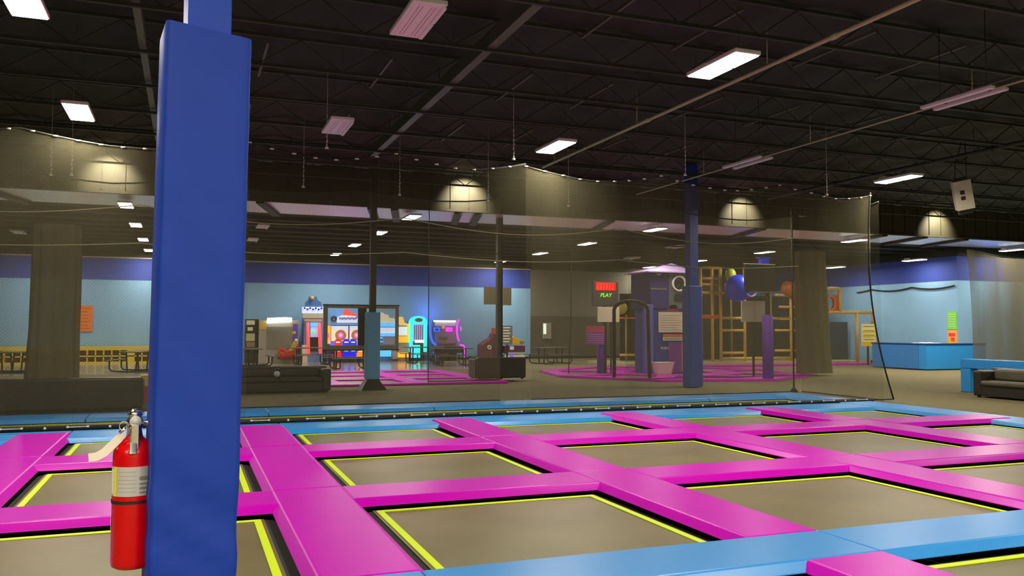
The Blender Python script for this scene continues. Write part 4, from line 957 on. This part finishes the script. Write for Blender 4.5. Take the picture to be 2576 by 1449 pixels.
# racing game
r = base_thing('racing_game', 'racing game with truck marquee, twin screens and glowing red, blue and orange seats', 'arcade machine', 870)
part_rect(r, 'body', (822, 818, 915, 905), mat('game_dark', (.05, .05, .12), .4), YA, .9, 0, True)
part_rect(r, 'blue_backing', (822, 776, 915, 818), glow('panel_blue', (.12, .35, .8), .35), YA, .1)
P_ = lambda px, py: (ony(px, py, YA-.1).x, ony(px, py, YA-.1).z)
b = MB(); b.prismY([P_(848, 812), P_(847, 803), P_(853, 796), P_(862, 793), P_(895, 795), P_(900, 803), P_(898, 812)], YA-.15, YA); b.build('white_title', E_pale, r)
b = MB()
for i in range(9): a_ = P_(853+5*i, 800+i % 2); b.box(a_[0], a_[0]+.07, YA-.17, YA-.15, a_[1]-.06, a_[1]+.04)
b.build('title_strokes', mat('title_blue', (.1, .12, .6), .5), r)
b = MB(); b.prismY([P_(862, 790), P_(866, 778), P_(874, 777), P_(880, 785), P_(892, 787), P_(900, 792), P_(888, 796), P_(872, 795)], YA-.14, YA); b.build('red_splash', glow('splash_red', (.9, .08, .05), .8), r)
b = MB(); p = ony(840, 802, YA-.1); b.ringY(p.x, p.z, YA-.15, YA, .14, .07); b.build('truck_wheel', M_steel, r)
part_rect(r, 'neon_side', (823, 819, 832, 865), E_or, YA-.2, .2); part_rect(r, 'neon_side', (824, 838, 829, 852), E_pink, YA-.22, .02)
for a in ((834, 820, 876, 858), (880, 820, 912, 858)):
    o = part_rect(r, 'screen', a, E_cream, YA-.12, .08)
    cx_ = a[0]*.45+a[2]*.55; p = ony(cx_, 843, YA-.14); b = MB(); b.ringY(p.x, p.z, YA-.15, YA-.13, .14, .07); b.build('pink_target', E_pink, o)
    b = MB(); b.ringY(p.x, p.z, YA-.145, YA-.125, .26, .14); b.build('brown_burst', mat('burst', (.45, .2, .05), .5, emit=(.6, .25, .05), es=.4), o)
    x0, x1, z0, z1 = rect(a[0], a[1], a[2], a[1]+12, YA-.13); b = MB(); b.box(x0, x1, YA-.13, YA-.12, z0, z1); b.build('sky_band', E_pale, o)
part_rect(r, 'blue_dash', (832, 860, 877, 869), E_blue, YA-.3, .3); part_rect(r, 'blue_dash', (880, 860, 912, 869), E_blue, YA-.3, .3)
RG = r
def seat(px, m, lb):
    y = YA-1.3; x = ony(px, 890, y).x
    b = MB(); b.box(x-.17, x+.17, y, y+.5, .25, .42); r = b.build('racing_seat', m, RG, .04); tag(r, lb)
    b = MB(); b.prismY([(x-.15, .42), (x+.15, .42), (x+.17, .95), (x+.1, 1.12), (x-.1, 1.12), (x-.17, .95)], y-.05, y+.1); b.build('seat_back', m, r, .03)
    b = MB(); b.box(x-.1, x+.1, y+.1, y+.4, 0, .25); b.build('pedestal', M_steel, r)
    b = MB()
    for z in (.55, .75, .95): b.box(x-.1, x+.08, y-.07, y-.05, z, z+.035)
    b.build('glow_stripes', E_white if m is not E_or else E_cream, r)
seat(850, glow('seatx_red', (.9, .01, .01), .7), 'glowing red racing seat, left of the blue seats'); seat(871, glow('seatx_blue', (.01, .01, .8), .7), 'glowing blue racing seat, left one of the pair'); seat(888, MATS['seatx_blue'], 'glowing blue racing seat, right one of the pair'); seat(907, glow('seatx_orange', (1, .3, .02), .8), 'glowing orange racing seat beside the post pad')
# sea themed game
r = base_thing('water_game', 'arcade game with cream cloud marquee and pale blue glowing base', 'arcade machine', 975)
part_rect(r, 'body', (949, 818, 998, 905), mat('game_steel', (.25, .3, .42), .4), YA, .8, 0, True)
P_ = lambda px, py: (ony(px, py, YA-.1).x, ony(px, py, YA-.1).z)
b = MB(); b.prismY([P_(948, 818), P_(948, 795), P_(953, 786), P_(962, 786), P_(968, 790), P_(976, 792), P_(981, 800), P_(990, 800), P_(998, 806), P_(998, 818)], YA-.1, YA+.05); b.build('cloud_marquee', glow('cloud_cream', (.8, .72, .48), .45), r)
part_rect(r, 'blue_band', (948, 812, 998, 822), E_cyan, YA-.14, .1); part_rect(r, 'pale_screen', (948, 824, 996, 845), E_pale, YA-.12, .1); part_rect(r, 'sky_panel', (948, 838, 996, 846), E_cyan, YA-.15, .1)
part_rect(r, 'grey_panel', (962, 847, 996, 866), mat('lilac_grey', (.3, .3, .4), .5), YA-.12, .1); part_rect(r, 'glow_strip', (950, 848, 963, 852), E_cyan, YA-.15); part_rect(r, 'glow_strip', (950, 858, 964, 861), E_cyan, YA-.15)
part_rect(r, 'glow_base', (950, 880, 984, 897), E_cyan, YA-.5, .5); part_rect(r, 'grey_door', (987, 885, 1001, 903), M_greyk, YA-.3, .3)
r = base_thing('orange_game', 'orange edged arcade game left of the teal neon machine', 'arcade machine', 1014)
part_rect(r, 'body', (1001, 818, 1028, 905), mat('game_grey', (.3, .32, .36), .4), YA+.1, .7, 0, True)
P_ = lambda px, py: (ony(px, py, YA).x, ony(px, py, YA).z)
b = MB(); b.prismY([P_(1000, 818), P_(1000, 797), P_(1014, 797), P_(1018, 812), P_(1028, 815), P_(1028, 819)], YA, YA+.15); b.build('amber_marquee', glow('amber', (.9, .6, .2), .6), r)
part_rect(r, 'pale_panel', (1003, 822, 1024, 844), E_pale, YA, .1); part_rect(r, 'orange_trim', (1002, 846, 1024, 862), glow('amber_trim', (1, .5, .05), .8), YA, .1); part_rect(r, 'orange_edge', (1024.5, 818, 1027, 862), MATS['amber_trim'], YA-.02, .1)
part_rect(r, 'orange_base', (1003, 888, 1028, 899), E_or, YA-.4, .4)
# teal neon machine
r = base_thing('teal_neon_machine', 'teal neon ticket machine with arched top', 'arcade machine', 1051)
x0, x1, z0, z1 = rect(1030, 808, 1072, 905, YA); xm_ = (x0+x1)/2; y_ = YA-.15; zt_ = ony(1050, 800, y_).z
b = MB(); b.box(x0+.08, x1-.08, YA, YA+.7, .005, z1); b.build('body', M_steel, r)
b = MB(); b.box(x0, x0+.14, y_, YA+.1, z0*0+.45, z1); b.box(x1-.14, x1, y_, YA+.1, .45, z1); b.build('neon_side', E_teal, r)
b = MB(); b.box(x0-.03, x0, y_-.01, YA+.1, .9, z1); b.build('green_edge', glow('edge_green', (.2, 1, .3), 1.4), r)
n = 14; b = MB(); po = [(x0, z1-.15)]+[(xm_-(x1-x0)/2*math.cos(math.pi*i/n), z1+.26*math.sin(math.pi*i/n)) for i in range(n+1)]+[(x1, z1-.15)]; b.prismY(po, y_, YA+.1); b.build('neon_arch', E_teal, r)
b = MB(); b.ringY(xm_, z1+.06, y_-.02, y_, .2, .001, 24, 1, .5); b.build('arch_hole', M_textm, r)
part_rect(r, 'glass_front', (1036, 815, 1066, 858), E_lav, YA-.12, .05)
o = part_rect(r, 'white_shelf', (1044, 856, 1066, 862), E_white, YA-.14, .05)
for a in (1044, 1052, 1060): part_rect(r, 'teal_lamp', (a-10, 868, a-3, 900), E_teal if a > 1044 else E_cyan, YA-.2, .2)
b = MB()
for i in range(5): a_ = ony(1042+5*i, 835, YA-.14).x; b.box(a_, a_+.04, YA-.15, YA-.13, rect(1036, 817, 1066, 855, YA)[2], rect(1036, 817, 1066, 855, YA)[3])
b.build('prize_bars', mat('bars_grey', (.25, .25, .4), .5), r)
# blue and magenta neon machine
r = base_thing('twin_neon_machine', 'wide arcade machine with curling blue neon at left and magenta neon at right', 'arcade machine', 1125)
x0, x1, z0, z1 = rect(1095, 806, 1150, 905, YA)
b = MB(); b.box(x0, x1, YA, YA+.7, .005, z1); b.build('body', mat('machine_mauve', (.32, .26, .32), .5), r, .02)
part_rect(r, 'white_light_bar', (1092, 806, 1147, 810), E_white, YA-.1, .1)
part_rect(r, 'pale_header', (1095, 811, 1146, 820), mat('pale_header', (.5, .5, .55), .5, emit=(.6, .6, .8), es=.3), YA-.05)
for a, m, nm in (((1091, 824, 1107, 834), E_blue, 'blue_frame'), ((1122, 824, 1138, 834), E_mag, 'magenta_frame')):
    o = part_rect(r, nm, a, m, YA-.08); part_rect(o, 'frame_centre', (a[0]+4, a[1]+3, a[2]-4, a[3]-3), glow('pinkish', (.8, .05, .6), 1) if m is E_mag else mat('navy_screen', (.01, .02, .2), .4), YA-.09, .02)
b = MB(); p = ony(1115, 824, YA-.1); b.ball(p, .08, 8); b.build('orange_badge', glow('badge', (1, .2, .05), .8), r)
x0_, x1_, z0_, z1_ = rect(1104, 848, 1128, 856, YA-.03); b = MB()
for i in range(7): xx = x0_+(x1_-x0_)*i/7; b.box(xx, xx+.05, YA-.03, YA, z0_+.03, z1_-.02*(i % 2))
b.build('dark_logo', M_textm, r); part_rect(r, 'red_ledge', (1104, 862, 1146, 866), mat('ledge_red', (.4, .12, .15), .5), YA-.1, .1)
def neon(pts, m, nm, rad=.045):
    b = MB(); b.tube([ony(a, c, YA-.15) for a, c in pts], rad, 8); b.build(nm, m, r)
neon([(1084, 803), (1082, 815), (1083, 840), (1085, 852), (1089, 862), (1096, 868)], E_blue, 'blue_neon', .06)
neon([(1154, 804), (1150, 815), (1149, 835), (1152, 852), (1155, 858)], E_mag, 'magenta_neon'); neon([(1159, 822), (1160, 832)], E_mag, 'magenta_neon', .035)
neon([(1158, 868), (1166, 870), (1170, 880), (1170, 893), (1166, 899)], E_mag, 'magenta_neon', .05)
part_rect(r, 'console', (1100, 872, 1166, 888), M_steel, YA-.4, .4); part_rect(r, 'console_leg', (1108, 888, 1124, 905), M_steel, YA-.3, .3, 0, True); part_rect(r, 'console_leg', (1132, 888, 1148, 905), M_steel, YA-.3, .3, 0, True)
neon([(1090, 885), (1094, 895), (1092, 903)], E_blue, 'blue_neon', .04)
lamp_light((ony(1095, 850, YA).x, YA+.3, 2.4), 12, .3, .3, (.1, .2, 1), (math.radians(100), 0, 0)); 
# rides right of the sign post
r = base_thing('kiddie_ride', 'dark maroon kiddie ride left of the sign post, behind the sofa', 'ride', 1240)
y_ = YA-1; P_ = lambda px, py: (ony(px, py, y_).x, ony(px, py, y_).z)
b = MB(); b.prismY([P_(1212, 902), P_(1213, 868), P_(1228, 857), P_(1240, 850), P_(1246, 838), P_(1260, 838), P_(1262, 902)], y_, y_+.8); b.build('ride_body', mat('maroon_ride', (.18, .04, .06), .5), r, .04)
b = MB(); p = ony(1231, 874, y_-.05); b.ringY(p.x, p.z, y_-.08, y_, .11, .04); b.build('white_wheel', M_white, r)
part_rect(r, 'red_seat_back', (1241, 824, 1253, 841), mat('coral', (.85, .12, .08), .5), y_, .3, .03)
r = base_thing('menu_sign', 'tall dark price sign with pale lines right of the sign post', 'sign', 1277)
part_rect(r, 'board', (1264, 819, 1289, 867), mat('sign_grey', (.16, .17, .15), .6), y_-1, .06)
for i in range(6): part_rect(r, 'pale_line', (1266, 823+7*i, 1284-(i % 2)*3, 825.5+7*i), M_board, y_-1.01, .01)
part_rect(r, 'sign_leg', (1274, 867, 1278, 905), M_steel, y_-.95, .04, 0, True)
r = base_thing('excavator_ride', 'yellow toy excavator ride on a maroon cabinet', 'ride', 1295)
b = MB(); b.prismY([P_(1289, 866), P_(1289, 850), P_(1292, 846), P_(1297, 850), P_(1307, 855), P_(1309, 867)], y_, y_+.5); b.build('excavator_body', mat('digger_yellow', (.9, .5, .0), .4), r, .02)
part_rect(r, 'bucket', (1309, 857, 1319, 866), mat('bucket_olive', (.35, .25, .03), .5), y_, .4, .02)
part_rect(r, 'cabinet', (1268, 870, 1321, 886), mat('cab_maroon', (.12, .02, .08), .5), y_, .8); part_rect(r, 'lit_panel', (1283, 871, 1293, 880), M_white, y_-.03, .03)
part_rect(r, 'grey_shelf', (1279, 886, 1321, 890), M_label, y_-.05, .8); part_rect(r, 'purple_leg', (1284, 888, 1291, 902), glow('violet', (.25, .1, .8), .5), y_-.06, .05, 0, True)
part_rect(r, 'cream_base', (1270, 893, 1320, 904), M_board, y_, .8, 0, True)
# lit hatch on the dark wall
x0, x1, z0, z1 = rect(1366, 812, 1386, 852, YB-.06)
r = thing('wall_cabinet', 'pale wall cabinet with a white light strip on the dark back wall', 'cabinet', ((x0+x1)/2, YB-.06, z0))
b = MB(); b.box(x0, x1, YB-.1, YB, z0, z1); b.build('body', M_greyk, r)
b = MB(); xa1 = ony(1374, 830, YB-.12).x; b.box(x0, xa1, YB-.13, YB-.1, z0+.25, z1-.05); b.build('light_strip', glow('strip_white', (.9, .95, .85), 1), r)
# kiddie items between left sofa and column
x0, x1, z0, z1 = rect(352, 944, 372, 998, 20.5)
r = thing('toy_crate', 'small red and yellow toy crate between the left sofa and the blue column', 'crate', ((x0+x1)/2, 20.5, 0))
b = MB(); b.box(x0, x1, 20.5, 20.9, .0, z0+(z1-z0)*.5); b.build('red_box', M_red, r); b = MB(); b.box(x0, x1, 20.5, 20.9, z0+(z1-z0)*.5, z1); b.build('yellow_box', M_yel, r)
x0, x1, z0, z1 = rect(373, 940, 400, 992, 20.6); b = MB(); b.box(x0, x1, 20.6, 21.2, 0, z1); tag(b.build('storage_bin', M_dkblue, None, .01), 'dark blue bin beside the toy crate, mostly hidden by the blue column', 'bin')
